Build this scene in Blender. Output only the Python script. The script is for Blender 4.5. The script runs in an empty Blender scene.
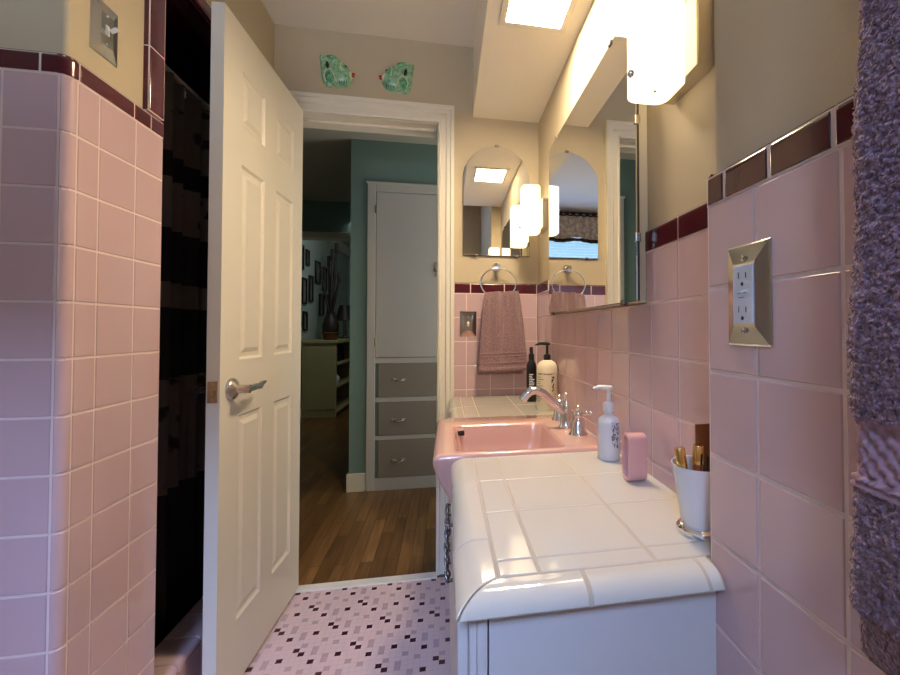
import bpy, bmesh, math, random
from mathutils import Vector, Matrix
random.seed(7)
PI = math.pi
SC = bpy.context.scene
COL = SC.collection

# ------------------------------------------------------------------ materials
def srgb(r, g, b):
    f = lambda c: (c/255/12.92) if c/255 <= .04045 else ((c/255+.055)/1.055)**2.4
    return (f(r), f(g), f(b), 1)

def mat(name, col, rough=.5, metal=0, var=0, scale=8, bump=0, bscale=40, spec=.5, col2=None, coat=0, **kw):
    m = bpy.data.materials.new(name); m.use_nodes = True
    nt = m.node_tree; b = nt.nodes['Principled BSDF']
    b.inputs['Base Color'].default_value = col
    b.inputs['Roughness'].default_value = rough
    b.inputs['Metallic'].default_value = metal
    b.inputs['Specular IOR Level'].default_value = spec
    if coat: b.inputs['Coat Weight'].default_value = coat; b.inputs['Coat Roughness'].default_value = .05
    for k, v in kw.items(): b.inputs[k].default_value = v
    tc = nt.nodes.new('ShaderNodeTexCoord')
    if var:
        n = nt.nodes.new('ShaderNodeTexNoise'); n.inputs['Scale'].default_value = scale; n.inputs['Detail'].default_value = 4
        nt.links.new(tc.outputs['Object'], n.inputs['Vector'])
        r = nt.nodes.new('ShaderNodeValToRGB')
        c2 = col2 or tuple(max(0, c*(1-var)) for c in col[:3])+(1,)
        r.color_ramp.elements[0].position = .3; r.color_ramp.elements[1].position = .7
        r.color_ramp.elements[0].color = c2; r.color_ramp.elements[1].color = col
        nt.links.new(n.outputs['Fac'], r.inputs['Fac']); nt.links.new(r.outputs['Color'], b.inputs['Base Color'])
    if bump:
        n = nt.nodes.new('ShaderNodeTexNoise'); n.inputs['Scale'].default_value = bscale; n.inputs['Detail'].default_value = 3
        nt.links.new(tc.outputs['Object'], n.inputs['Vector'])
        bp = nt.nodes.new('ShaderNodeBump'); bp.inputs['Strength'].default_value = bump; bp.inputs['Distance'].default_value = .002
        nt.links.new(n.outputs['Fac'], bp.inputs['Height']); nt.links.new(bp.outputs['Normal'], b.inputs['Normal'])
    return m

def emit(name, col, s):
    m = bpy.data.materials.new(name); m.use_nodes = True
    b = m.node_tree.nodes['Principled BSDF']
    b.inputs['Base Color'].default_value = col; b.inputs['Emission Color'].default_value = col
    b.inputs['Emission Strength'].default_value = s; b.inputs['Roughness'].default_value = .3
    return m

M = {}
M['pink'] = mat('pink_glazed_tile', srgb(206,176,179), .10, var=.07, scale=3, bump=.07, bscale=14, coat=.3)
M['grout'] = mat('pale_grout', srgb(226,206,200), .9)
M['maroon'] = mat('maroon_glazed_tile', srgb(82,24,36), .14, var=.15, scale=4, bump=.08, bscale=14, coat=.3)
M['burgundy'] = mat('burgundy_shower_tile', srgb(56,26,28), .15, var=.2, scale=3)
M['paint'] = mat('greige_wall_paint', srgb(194,180,152), .75, bump=.12, bscale=260)
M['ceil'] = mat('ceiling_paint', srgb(236,230,216), .8, bump=.1, bscale=200)
M['trimpaint'] = mat('cream_trim_paint', srgb(226,220,204), .4)
M['doorpaint'] = mat('white_door_paint', srgb(226,220,206), .42, bump=.05, bscale=120)
M['teal'] = mat('teal_wall_paint', srgb(120,146,140), .7, bump=.1, bscale=200)
M['hallceil'] = mat('hall_ceiling_paint', srgb(190,186,168), .9)
M['countertile'] = mat('white_counter_tile', srgb(205,200,189), .10, var=.03, scale=4, bump=.06, bscale=10, coat=.6)
M['cgrout'] = mat('grey_counter_grout', srgb(178,166,150), .9)
M['sink'] = mat('peach_porcelain', srgb(206,164,152), .12, coat=.4)
M['dark'] = mat('dark_hole', srgb(20,14,14), .7)
M['chrome'] = mat('polished_chrome', (.82,.82,.84,1), .07, 1)
M['nickel'] = mat('satin_nickel', (.60,.56,.50,1), .25, 1)
M['brass'] = mat('brass_latch', (.45,.35,.22,1), .35, 1)
M['steelplate'] = mat('aged_chrome_plate', (.62,.62,.60,1), .14, 1)
M['gold'] = mat('gold_lipstick_tube', (.86,.60,.26,1), .18, 1)
M['mirror'] = mat('silvered_mirror', (.90,.90,.87,1), .0, 1)
M['mirroredge'] = mat('mirror_edge', srgb(70,62,54), .4)
M['cab'] = mat('vanity_paint', srgb(206,204,202), .5)
M['greydrawer'] = mat('grey_drawer_paint', srgb(150,140,126), .6)
M['closet'] = mat('closet_paint', srgb(200,196,188), .55)
M['black'] = mat('black_plastic', srgb(22,20,20), .3)
M['cream'] = mat('cream_lotion_bottle', srgb(232,222,196), .35)
M['ink'] = mat('dark_print', srgb(66,54,48), .6)
M['whiteplastic'] = mat('white_plastic', srgb(230,228,224), .3)
M['greyplastic'] = mat('outlet_plastic', srgb(205,210,220), .4)
M['greyprint'] = mat('grey_floral_print', srgb(120,116,130), .5)
M['pinkcer'] = mat('pink_ceramic', srgb(214,164,160), .15, coat=.4)
M['porc'] = mat('white_porcelain', srgb(222,224,228), .12, coat=.4)
M['bronze'] = mat('bronze_tube', srgb(120,76,46), .3, .5)
M['lipstick'] = mat('copper_tube', srgb(170,96,66), .3, .4)
M['fish'] = mat('green_glazed_ceramic', srgb(170,212,172), .15, var=.45, scale=70, bump=.9, bscale=120, coat=.4, col2=srgb(92,150,108))
M['fishfin'] = mat('pale_green_glaze', srgb(120,196,150), .15, var=.4, scale=70, bump=.5, bscale=120, coat=.4, col2=srgb(40,110,80))
M['fishlight'] = mat('cream_green_glaze', srgb(206,220,184), .2)
M['red'] = mat('red_glaze', srgb(190,50,36), .2)
M['fmaroon'] = mat('maroon_mosaic', srgb(62,24,36), .4)
M['fmauve'] = mat('mauve_mosaic', srgb(190,162,164), .4)
M['fpink'] = mat('pale_pink_mosaic', srgb(216,190,188), .4)
M['fgrout'] = mat('floor_grout', srgb(206,182,180), .9)
M['sill'] = mat('marble_threshold', srgb(226,220,206), .35, var=.08, scale=14)
M['shade'] = mat('floral_valance', srgb(238,226,206), .9, var=.3, scale=26, col2=srgb(176,150,132))
M['valtrim'] = mat('dark_valance_trim', srgb(70,52,48), .9)
M['slat'] = mat('white_blind_slat', srgb(225,232,238), .5)
M['wicker'] = mat('brown_wicker', srgb(120,70,40), .8, var=.4, scale=60)
M['tanwood'] = mat('tan_painted_wood', srgb(178,164,118), .7, var=.1, scale=6)
M['darkwood'] = mat('dark_wood', srgb(44,30,24), .5)
M['palewall'] = mat('pale_green_wall', srgb(176,190,180), .8)
M['photo'] = mat('faded_photograph', srgb(150,150,140), .4, var=.6, scale=18)
M['darkiron'] = mat('dark_iron', (.22,.20,.20,1), .25, 1)
M['curtainrod'] = mat('rod_metal', (.5,.46,.44,1), .3, 1)

def wood_mat():
    m = bpy.data.materials.new('oak_plank_floor'); m.use_nodes = True
    nt = m.node_tree; b = nt.nodes['Principled BSDF']; L = nt.links.new
    tc = nt.nodes.new('ShaderNodeTexCoord'); mp = nt.nodes.new('ShaderNodeMapping')
    mp.inputs['Rotation'].default_value = (0, 0, PI/2)
    L(tc.outputs['Object'], mp.inputs['Vector'])
    br = nt.nodes.new('ShaderNodeTexBrick')
    br.inputs['Color1'].default_value = srgb(150,108,62); br.inputs['Color2'].default_value = srgb(110,76,42)
    br.inputs['Mortar'].default_value = srgb(54,32,18)
    br.inputs['Scale'].default_value = 1; br.inputs['Brick Width'].default_value = .46; br.inputs['Row Height'].default_value = .057
    br.inputs['Mortar Size'].default_value = .0012; br.offset = .37; br.inputs['Bias'].default_value = 0
    L(mp.outputs['Vector'], br.inputs['Vector'])
    mp2 = nt.nodes.new('ShaderNodeMapping'); mp2.inputs['Scale'].default_value = (60, 4, 4)
    L(tc.outputs['Object'], mp2.inputs['Vector'])
    n = nt.nodes.new('ShaderNodeTexNoise'); n.inputs['Scale'].default_value = 1; n.inputs['Detail'].default_value = 5
    L(mp2.outputs['Vector'], n.inputs['Vector'])
    mx = nt.nodes.new('ShaderNodeMix'); mx.data_type = 'RGBA'; mx.blend_type = 'MULTIPLY'; mx.inputs['Factor'].default_value = .7
    rp = nt.nodes.new('ShaderNodeValToRGB'); rp.color_ramp.elements[0].color = (.45,.42,.4,1); rp.color_ramp.elements[0].position = .3
    rp.color_ramp.elements[1].position = .7
    L(n.outputs['Fac'], rp.inputs['Fac'])
    L(br.outputs['Color'], mx.inputs['A']); L(rp.outputs['Color'], mx.inputs['B'])
    L(mx.outputs['Result'], b.inputs['Base Color']); b.inputs['Roughness'].default_value = .33
    return m
M['wood'] = wood_mat()

def towel_mat(name, c1, c2, scale):
    m = bpy.data.materials.new(name); m.use_nodes = True
    nt = m.node_tree; b = nt.nodes['Principled BSDF']; L = nt.links.new
    tc = nt.nodes.new('ShaderNodeTexCoord')
    v = nt.nodes.new('ShaderNodeTexVoronoi'); v.inputs['Scale'].default_value = scale
    n = nt.nodes.new('ShaderNodeTexNoise'); n.inputs['Scale'].default_value = scale*.9; n.inputs['Detail'].default_value = 5
    L(tc.outputs['Object'], v.inputs['Vector']); L(tc.outputs['Object'], n.inputs['Vector'])
    r = nt.nodes.new('ShaderNodeValToRGB'); r.color_ramp.elements[0].color = c1; r.color_ramp.elements[1].color = c2
    r.color_ramp.elements[0].position = .35; r.color_ramp.elements[1].position = .65
    L(n.outputs['Fac'], r.inputs['Fac']); L(r.outputs['Color'], b.inputs['Base Color'])
    a = nt.nodes.new('ShaderNodeMath'); a.operation = 'SUBTRACT'
    L(n.outputs['Fac'], a.inputs[0]); L(v.outputs['Distance'], a.inputs[1])
    bp = nt.nodes.new('ShaderNodeBump'); bp.inputs['Strength'].default_value = .9; bp.inputs['Distance'].default_value = .003
    L(a.outputs[0], bp.inputs['Height']); L(bp.outputs['Normal'], b.inputs['Normal'])
    b.inputs['Roughness'].default_value = .95; b.inputs['Sheen Weight'].default_value = .35; b.inputs['Specular IOR Level'].default_value = .1
    return m
M['bathtowel'] = towel_mat('lavender_terry', srgb(112,86,104), srgb(164,132,150), 330)
M['handtowel'] = towel_mat('mauve_terry', srgb(134,106,110), srgb(166,134,136), 260)

def curtain_mat():
    m = bpy.data.materials.new('banded_shower_curtain'); m.use_nodes = True
    nt = m.node_tree; b = nt.nodes['Principled BSDF']; L = nt.links.new
    tc = nt.nodes.new('ShaderNodeTexCoord'); sp = nt.nodes.new('ShaderNodeSeparateXYZ'); L(tc.outputs['Object'], sp.inputs[0])
    mr = nt.nodes.new('ShaderNodeMapRange'); mr.inputs['From Min'].default_value = -1; mr.inputs['From Max'].default_value = 1
    L(sp.outputs['Z'], mr.inputs['Value'])
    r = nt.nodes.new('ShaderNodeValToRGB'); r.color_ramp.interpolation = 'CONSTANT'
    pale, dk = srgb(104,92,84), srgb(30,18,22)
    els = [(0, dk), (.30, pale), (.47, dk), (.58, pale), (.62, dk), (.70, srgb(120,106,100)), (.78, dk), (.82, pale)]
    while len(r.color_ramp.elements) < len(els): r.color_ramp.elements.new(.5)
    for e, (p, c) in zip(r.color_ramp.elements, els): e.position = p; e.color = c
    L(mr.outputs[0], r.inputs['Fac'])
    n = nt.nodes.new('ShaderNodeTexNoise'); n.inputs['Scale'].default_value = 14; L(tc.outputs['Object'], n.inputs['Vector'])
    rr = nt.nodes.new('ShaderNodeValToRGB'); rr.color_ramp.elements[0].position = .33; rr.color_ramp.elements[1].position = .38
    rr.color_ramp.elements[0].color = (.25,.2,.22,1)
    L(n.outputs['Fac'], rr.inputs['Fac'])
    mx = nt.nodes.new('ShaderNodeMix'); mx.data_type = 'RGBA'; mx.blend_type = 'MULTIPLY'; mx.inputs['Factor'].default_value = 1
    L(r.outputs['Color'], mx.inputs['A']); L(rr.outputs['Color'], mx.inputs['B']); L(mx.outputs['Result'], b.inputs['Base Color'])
    b.inputs['Roughness'].default_value = .8
    return m
M['curtain'] = curtain_mat()
M['glow'] = emit('ceiling_light_glass', (1,.80,.54,1), 82)
def shade_glass():
    m = bpy.data.materials.new('frosted_lamp_glass'); m.use_nodes = True
    nt = m.node_tree; L = nt.links.new; out = nt.nodes['Material Output']; nt.nodes.remove(nt.nodes['Principled BSDF'])
    t = nt.nodes.new('ShaderNodeBsdfTranslucent'); t.inputs['Color'].default_value = (.95,.92,.82,1)
    d = nt.nodes.new('ShaderNodeBsdfDiffuse'); d.inputs['Color'].default_value = (.9,.88,.8,1)
    e = nt.nodes.new('ShaderNodeEmission'); e.inputs['Color'].default_value = (1,.83,.57,1); e.inputs['Strength'].default_value = SHADE_E
    g = nt.nodes.new('ShaderNodeBsdfGlossy'); g.inputs['Roughness'].default_value = .1
    m1 = nt.nodes.new('ShaderNodeMixShader'); m1.inputs[0].default_value = .35
    L(t.outputs[0], m1.inputs[1]); L(d.outputs[0], m1.inputs[2])
    m2 = nt.nodes.new('ShaderNodeMixShader'); m2.inputs[0].default_value = .06
    L(m1.outputs[0], m2.inputs[1]); L(g.outputs[0], m2.inputs[2])
    a = nt.nodes.new('ShaderNodeAddShader'); L(m2.outputs[0], a.inputs[0]); L(e.outputs[0], a.inputs[1])
    L(a.outputs[0], out.inputs['Surface'])
    return m
SHADE_E = .58
M['shadeglass'] = shade_glass()

# ------------------------------------------------------------------ mesh helpers
def world_loc(o):
    v = Vector((0,0,0))
    while o is not None: v += o.location; o = o.parent
    return v

def obj(name, bm, mats, parent=None, smooth=False, angle=None, center=True, origin=None):
    """link a bmesh written in world coordinates as one object; origin at its base centre"""
    if not isinstance(mats, (list, tuple)): mats = [mats]
    bm.normal_update()
    if origin is None:
        xs = [v.co.x for v in bm.verts]; ys = [v.co.y for v in bm.verts]; zs = [v.co.z for v in bm.verts]
        origin = Vector(((min(xs)+max(xs))/2, (min(ys)+max(ys))/2, (min(zs)+max(zs))/2))
    origin = Vector(origin)
    bmesh.ops.translate(bm, verts=bm.verts, vec=-origin)
    me = bpy.data.meshes.new(name); bm.to_mesh(me); bm.free()
    for m in mats: me.materials.append(M[m] if isinstance(m, str) else m)
    if smooth:
        me.polygons.foreach_set('use_smooth', [True]*len(me.polygons))
        if angle is not None:
            try: me.set_sharp_from_angle(angle=math.radians(angle))
            except Exception: pass
    o = bpy.data.objects.new(name, me); COL.objects.link(o)
    if parent is not None:
        o.parent = parent; o.location = origin - world_loc(parent)
    else: o.location = origin
    return o

def tag(o, label=None, cat=None, group=None, kind=None):
    if label: o['label'] = label
    if cat: o['category'] = cat
    if group: o['group'] = group
    if kind: o['kind'] = kind
    return o

def thing(name, label, cat, loc, group=None, kind=None):
    o = bpy.data.objects.new(name, None); COL.objects.link(o); o.location = loc; o.empty_display_size = .05
    return tag(o, label, cat, group, kind)

def struct(name, bm, mats, parent=None, smooth=False, angle=None):
    o = obj(name, bm, mats, parent, smooth, angle)
    if parent is None: o['kind'] = 'structure'
    return o

def copy_tree(o, parent=None):
    c = o.copy(); COL.objects.link(c); c.parent = parent
    for ch in list(o.children): copy_tree(ch, c)
    return c

def B(): return bmesh.new()

def bx(bm, x0, x1, y0, y1, z0, z1, bev=0, seg=2, mi=0, rot=None):
    r = bmesh.ops.create_cube(bm, size=1)
    vs = r['verts']
    c = Vector(((x0+x1)/2, (y0+y1)/2, (z0+z1)/2))
    for v in vs: v.co = Vector((v.co.x*(x1-x0), v.co.y*(y1-y0), v.co.z*(z1-z0)))
    fs = list({f for v in vs for f in v.link_faces})
    if bev:
        es = list({e for v in vs for e in v.link_edges})
        rr = bmesh.ops.bevel(bm, geom=es, offset=bev, segments=seg, profile=.5, affect='EDGES', clamp_overlap=True)
        fs = list({f for f in rr['faces']} | {f for f in fs if f.is_valid})
        vs = list({v for f in fs for v in f.verts})
        fs = list({f for v in vs for f in v.link_faces})
    for f in fs: f.material_index = mi
    for v in vs:
        if rot is not None: v.co = rot @ v.co
        v.co += c
    return vs

def frame_from(d):
    d = d.normalized(); up = Vector((0,0,1)) if abs(d.z) < .95 else Vector((1,0,0))
    a = d.cross(up).normalized(); b = a.cross(d).normalized()
    return a, b

def tube(bm, pts, r, n=10, mi=0, cap=True, closed=False):
    pts = [Vector(p) for p in pts]; k = len(pts); rings = []
    prev = None
    for i, p in enumerate(pts):
        if closed: d = pts[(i+1) % k]-pts[i-1]
        else: d = pts[min(i+1, k-1)]-pts[max(i-1, 0)]
        d.normalize()
        if prev is None: a, b = frame_from(d)
        else:
            a = (prev - d*prev.dot(d)).normalized(); b = a.cross(d).normalized()
        prev = a
        rad = r[i] if isinstance(r, (list, tuple)) else r
        rings.append([bm.verts.new(p + a*math.cos(2*PI*j/n)*rad + b*math.sin(2*PI*j/n)*rad) for j in range(n)])
    R = range(k) if closed else range(k-1)
    for i in R:
        A_, B_ = rings[i], rings[(i+1) % k]
        for j in range(n):
            f = bm.faces.new((A_[j], A_[(j+1) % n], B_[(j+1) % n], B_[j])); f.material_index = mi
    if cap and not closed:
        for ring in (rings[0], rings[-1]):
            f = bm.faces.new(ring if ring is rings[-1] else ring[::-1]); f.material_index = mi

def lathe(bm, prof, c, n=24, axis='Z', mi=0, sx=1, sy=1):
    """prof: list of (radius, height); axis Z or X/Y (heights along the axis)"""
    c = Vector(c); rings = []
    for r, h in prof:
        ring = []
        for j in range(n):
            a = 2*PI*j/n; u, w = math.cos(a)*r*sx, math.sin(a)*r*sy
            p = {'Z': Vector((u, w, h)), 'X': Vector((h, u, w)), 'Y': Vector((w, h, u))}[axis]
            ring.append(bm.verts.new(c+p))
        rings.append(ring)
    for A_, B_ in zip(rings, rings[1:]):
        for j in range(n):
            f = bm.faces.new((A_[j], A_[(j+1) % n], B_[(j+1) % n], B_[j])); f.material_index = mi
    for ring, fl in ((rings[0], True), (rings[-1], False)):
        f = bm.faces.new(ring[::-1] if fl else ring); f.material_index = mi

def prism(bm, poly, f0, f1, mi=0, bev=0):
    """poly 2d list, f0/f1 map (a,b)->Vector for both ends"""
    v0 = [bm.verts.new(f0(*p)) for p in poly]; v1 = [bm.verts.new(f1(*p)) for p in poly]
    n = len(poly); fs = [bm.faces.new(v0[::-1]), bm.faces.new(v1)]
    for i in range(n): fs.append(bm.faces.new((v0[i], v0[(i+1) % n], v1[(i+1) % n], v1[i])))
    for f in fs: f.material_index = mi
    if bev:
        es = [e for f in fs[:2] for e in f.edges]
        bmesh.ops.bevel(bm, geom=list(set(es)), offset=bev, segments=2, profile=.5, affect='EDGES')

def ico(bm, c, r, sub=2, mi=0, sc=(1,1,1)):
    rr = bmesh.ops.create_icosphere(bm, subdivisions=sub, radius=r)
    for v in rr['verts']: v.co = Vector((v.co.x*sc[0], v.co.y*sc[1], v.co.z*sc[2])) + Vector(c)
    for f in {f for v in rr['verts'] for f in v.link_faces}: f.material_index = mi

def fix(bm):
    bmesh.ops.recalc_face_normals(bm, faces=bm.faces)
    return bm

# ------- tiles: a cell (u0,u1,v0,v1) laid on a mapping f(u,v,h)->Vector ; pillow edged
def tile(bm, f, u0, u1, v0, v1, gap=.0017, t=.010, b=.0022, bt=None, mi=0, steps=0, ustep=0, base=.0):
    g = gap/2
    bt = bt or (b, b, b, b)          # bevels at u0,u1,v0,v1
    def samples(a0, a1, b0, b1, extra):
        a0 += g; a1 -= g
        s = [(a0, 0), (a0+b0*.3, .71), (a0+b0, 1), (a0+b0*1.3, 1)]
        e = [(a1-b1*1.3, 1), (a1-b1, 1), (a1-b1*.3, .71), (a1, 0)]
        m = []
        for k in range(1, extra+1):
            m.append((s[-1][0]+(e[0][0]-s[-1][0])*k/(extra+1), 1))
        return s+m+e
    U = samples(u0, u1, bt[0], bt[1], ustep); V = samples(v0, v1, bt[2], bt[3], steps)
    grid = [[bm.verts.new(f(u, v, base+(t-base)*min(hu, hv))) for v, hv in V] for u, hu in U]
    for i in range(len(U)-1):
        for j in range(len(V)-1):
            fc = bm.faces.new((grid[i][j], grid[i+1][j], grid[i+1][j+1], grid[i][j+1])); fc.material_index = mi; fc.smooth = True

def tiles_obj(name, cells, f, mats, parent, t=.010, gout=None, **kw):
    bm = B()
    for c in cells:
        k = dict(kw); 
        if len(c) > 4: k.update(c[4])
        tile(bm, f, *c[:4], t=t, **k)
    if gout:
        for (u0, u1, v0, v1, n) in gout:
            h = t*.86
            cols = [u0+(u1-u0)*i/n for i in range(n+1)]
            vs = [[bm.verts.new(f(u, v, h)) for v in (v0, v1)] for u in cols]
            lo = [[bm.verts.new(f(u, v, -.0)) for v in (v0, v1)] for u in cols]
            for i in range(n):
                for q in ((vs[i][0], vs[i+1][0], vs[i+1][1], vs[i][1]), (lo[i][0], lo[i+1][0], vs[i+1][0], vs[i][0]), (vs[i][1], vs[i+1][1], lo[i+1][1], lo[i][1])):
                    fc = bm.faces.new(q); fc.material_index = 1
            for i in (0, n):
                fc = bm.faces.new((vs[i][0], vs[i][1], lo[i][1], lo[i][0])); fc.material_index = 1
    bmesh.ops.recalc_face_normals(bm, faces=bm.faces)
    return obj(name, bm, mats, parent, origin=world_loc(parent))

def fixflip(o): return o

# ------------------------------------------------------------------ key dimensions
H = 1.0767
A, C, LX, D = .341, .4145, -.707, 1.983      # tile faces
YE = .529                                    # near right wall corner
S = .108
ZR = 1.238; ZL = 1.561; CAP = .044
CEIL = 2.37
ZC = .776

# ================================================================== SETTING
# floors
bm = B()
def q4(bm, pts, mi=0):
    f = bm.faces.new([bm.verts.new(p) for p in pts]); f.material_index = mi; return f
bx(bm, -1.62, .56, -.74, 1.955, -.05, -.0012, mi=3)
cell = .0200; gp = .0011
pat = {}
base_units = [(0,0),(1,1),(4,2),(5,5),(2,4),(6,3)]
for i in range(9):
    for j in range(6): pat[(i,j)] = 2
for p in ((0,0),(2,2),(6,1),(4,5)): pat[p] = 0
for p in ((4,1),(4,2),(8,3),(1,4),(7,5),(5,4),(2,0)): pat[p] = 1
nx = int((.33+1.5)/cell); ny = int((1.95+.62)/cell)
for i in range(nx):
    x0 = -1.5+i*cell
    for j in range(ny):
        y0 = 1.952-(j+1)*cell
        k = pat[((i+4*(j//6)) % 9, j % 6)]
        x1 = x0+cell
        q4(bm, [(x0+gp/2,y0+gp/2,0),(x1-gp/2,y0+gp/2,0),(x1-gp/2,y0+cell-gp/2,0),(x0+gp/2,y0+cell-gp/2,0)], k)
fl = struct('floor', bm, ['fmaroon','fmauve','fpink','fgrout'])
bm = B(); bx(bm, -.645, -.036, 1.948, 1.995, -.03, .006, .003); struct('trim_1', bm, 'sill')['label'] = 'pale marble threshold between bathroom and hall'
bm = B(); bx(bm, -2.2, 1.2, 1.99, 8.4, -.05, 0); struct('floor_hall', bm, 'wood')

# walls -------------------------------------------------------------
# right: near block and alcove block
bm = B()
poly = [(A+.010,-.62),(.60,-.62),(.60,2.1),(C+.010,2.1),(C+.010,YE-.011),(A+.010,YE-.011)]
prism(bm, poly, lambda a,b: Vector((a,b,0)), lambda a,b: Vector((a,b,CEIL)))
wr = struct('wall_right', fix(bm), 'paint')
# far wall with the doorway
bm = B()
bx(bm, -.95, -.645, 1.99, 2.10, 0, CEIL); bx(bm, -.036, .43, 1.99, 2.10, 0, CEIL); bx(bm, -.645, -.036, 1.99, 2.10, 2.008, CEIL)
wf = struct('wall_far', bm, 'paint')
# left: thick partial wall with rounded corner, header, far pier
bm = B()
rc = .009
arc = [(LX-.010-rc+rc*math.cos(a), .975+rc+rc*math.sin(a)) for a in [(-PI/2+PI/2*k/6) for k in range(7)]]
poly = [(-1.6,.975)] + arc + [(LX-.010,1.2457),(-1.6,1.2457)]
prism(bm, poly, lambda a,b: Vector((a,b,0)), lambda a,b: Vector((a,b,CEIL)))
bx(bm, -1.6, LX-.012, 1.2457, 1.99, 2.055, CEIL)
bx(bm, -1.6, LX-.012, 1.90, 1.99, 0, 2.055)
wl = struct('wall_left', fix(bm), 'paint')
# back wall with window hole
WX0, WX1, WZ0, WZ1 = -.98, -.04, 1.15, 2.25
bm = B()
bx(bm, -1.62, WX0, -.74, -.62, 0, CEIL); bx(bm, WX1, .60, -.74, -.62, 0, CEIL)
bx(bm, WX0, WX1, -.74, -.62, 0, WZ0); bx(bm, WX0, WX1, -.74, -.62, WZ1, CEIL)
wb = struct('wall_back', bm, 'paint')
bm = B(); bx(bm, -1.62, -1.5, -.62, .975, 0, CEIL); struct('wall_side', bm, 'paint')
# ceiling and soffit
bm = B(); bx(bm, -1.62, .60, -.74, 1.99, CEIL, CEIL+.08)
ce = struct('ceiling', bm, 'ceil')
bm = B(); bx(bm, .118, C+.010, YE, 1.99, 2.047, CEIL)
struct('soffit', bm, 'ceil', ce)

# ------ wainscot tiles
def f_right(u, v, h): return Vector((A+.010-h, u, v))
cells = []
cols = [.4327-S*k for k in range(0, 10)]
rows = [(ZR-S*(k+1), ZR-S*k) for k in range(11)] + [(0.0, ZR-S*11)]
for z0, z1 in rows:
    cells.append((.4327, YE, z0, z1, dict(bt=(.0025,.008,.0025,.0025))))
    for y in cols: cells.append((y-S, y, z0, z1))
g = [(-.62, YE-.004, 0, ZR, 1)]
cells = [c for c in cells if c[0] > -.66]
tiles_obj('tile_wainscot', cells, f_right, ['pink','grout'], wr, gout=g)
capc = []
y = .488
capc.append((y, YE, ZR, ZR+CAP, dict(bt=(.003,.008,.002,.010))))
capj = [.488,.411,.331]
while capj[-1] > -.6: capj.append(capj[-1]-.152)
for y1, y0 in zip(capj, capj[1:]): capc.append((y0, y1, ZR, ZR+CAP, dict(bt=(.003,.003,.002,.010))))
tiles_obj('tile_cap', capc, f_right, ['maroon','grout'], wr, t=.011, gout=[(-.62, YE-.004, ZR, ZR+CAP-.006, 1)])
# return face
def f_ret(u, v, h): return Vector((u, YE-.011+h, v))
cells = [(A+.001, C+.008, z0, z1) for z0, z1 in rows if z1 > .7]
tiles_obj('return_tile', cells, f_ret, ['pink','grout'], wr, gout=[(A+.008, C+.009, .7, ZR, 1)])
tiles_obj('return_cap', [(A+.001, C+.008, ZR, ZR+CAP, dict(bt=(.002,.002,.002,.010)))], f_ret, ['maroon','grout'], wr, gout=[(A+.008, C+.009, ZR, ZR+CAP-.006, 1)])
# alcove wall
def f_alc(u, v, h): return Vector((C+.010-h, u, v))
yv = [.512, .617, .7276, .8357, .944]
while yv[-1] < 1.86: yv.append(yv[-1]+S)
yv.append(D)
cells = []
rows_a = [(ZR-S*(k+1), ZR-S*k) for k in range(5)]
for i, (z0, z1) in enumerate(rows_a):
    for y0, y1 in zip(yv, yv[1:]):
        if i == 0:
            if y0 > .83 and y1 < 1.80: continue
            if y0 < .83 < y1 or (y0 < .8 and y1 > .83): y1 = .861
        cells.append((y0, min(y1, D-.0), z0, z1))

tiles_obj('alcove_tile', cells, f_alc, ['pink','grout'], wr, gout=[(.512, D, ZR-5*S, ZR-S, 1), (.512, .861, ZR-S, ZR, 1), (1.76, D, ZR-S, ZR, 1)])
CAP = .050
capc = [(.512,.5755,ZR,ZR+CAP),(.5755,.7276,ZR,ZR+CAP),(.7276,.861,ZR,ZR+CAP),(1.76,1.865,ZR,ZR+CAP),(1.865,D-.001,ZR,ZR+CAP)]
capc = [c+(dict(bt=(.002,.002,.002,.008)),) for c in capc]
tiles_obj('alcove_cap', capc, f_alc, ['maroon','grout'], wr, t=.011, gout=[(.512,.861,ZR,ZR+CAP-.005,1),(1.76,D,ZR,ZR+CAP-.005,1)])
# wooden strip left of the mirror backing
# far wall tiles
def f_far(u, v, h): return Vector((u, D+.007-h*.7, v))
xs = [.020, .061, .169, .277, C]
xs = [.0345, C-3*S, C-2*S, C-S, C-.001]
cells = [(x0, x1, z0, z1) for z0, z1 in rows_a for x0, x1 in zip(xs, xs[1:])]
tiles_obj('tile_wainscot', cells, f_far, ['pink','grout'], wf, gout=[(.0345, C-.001, ZR-5*S, ZR, 1)])
xc = [.0345, .108, .262, C-.001]
tiles_obj('tile_cap', [(a, b, ZR, ZR+CAP, dict(bt=(.002,.002,.002,.008))) for a, b in zip(xc, xc[1:])], f_far, ['maroon','grout'], wf, t=.011, gout=[(.0345, C-.001, ZR, ZR+CAP-.005, 1)])

CAP = .044
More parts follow.
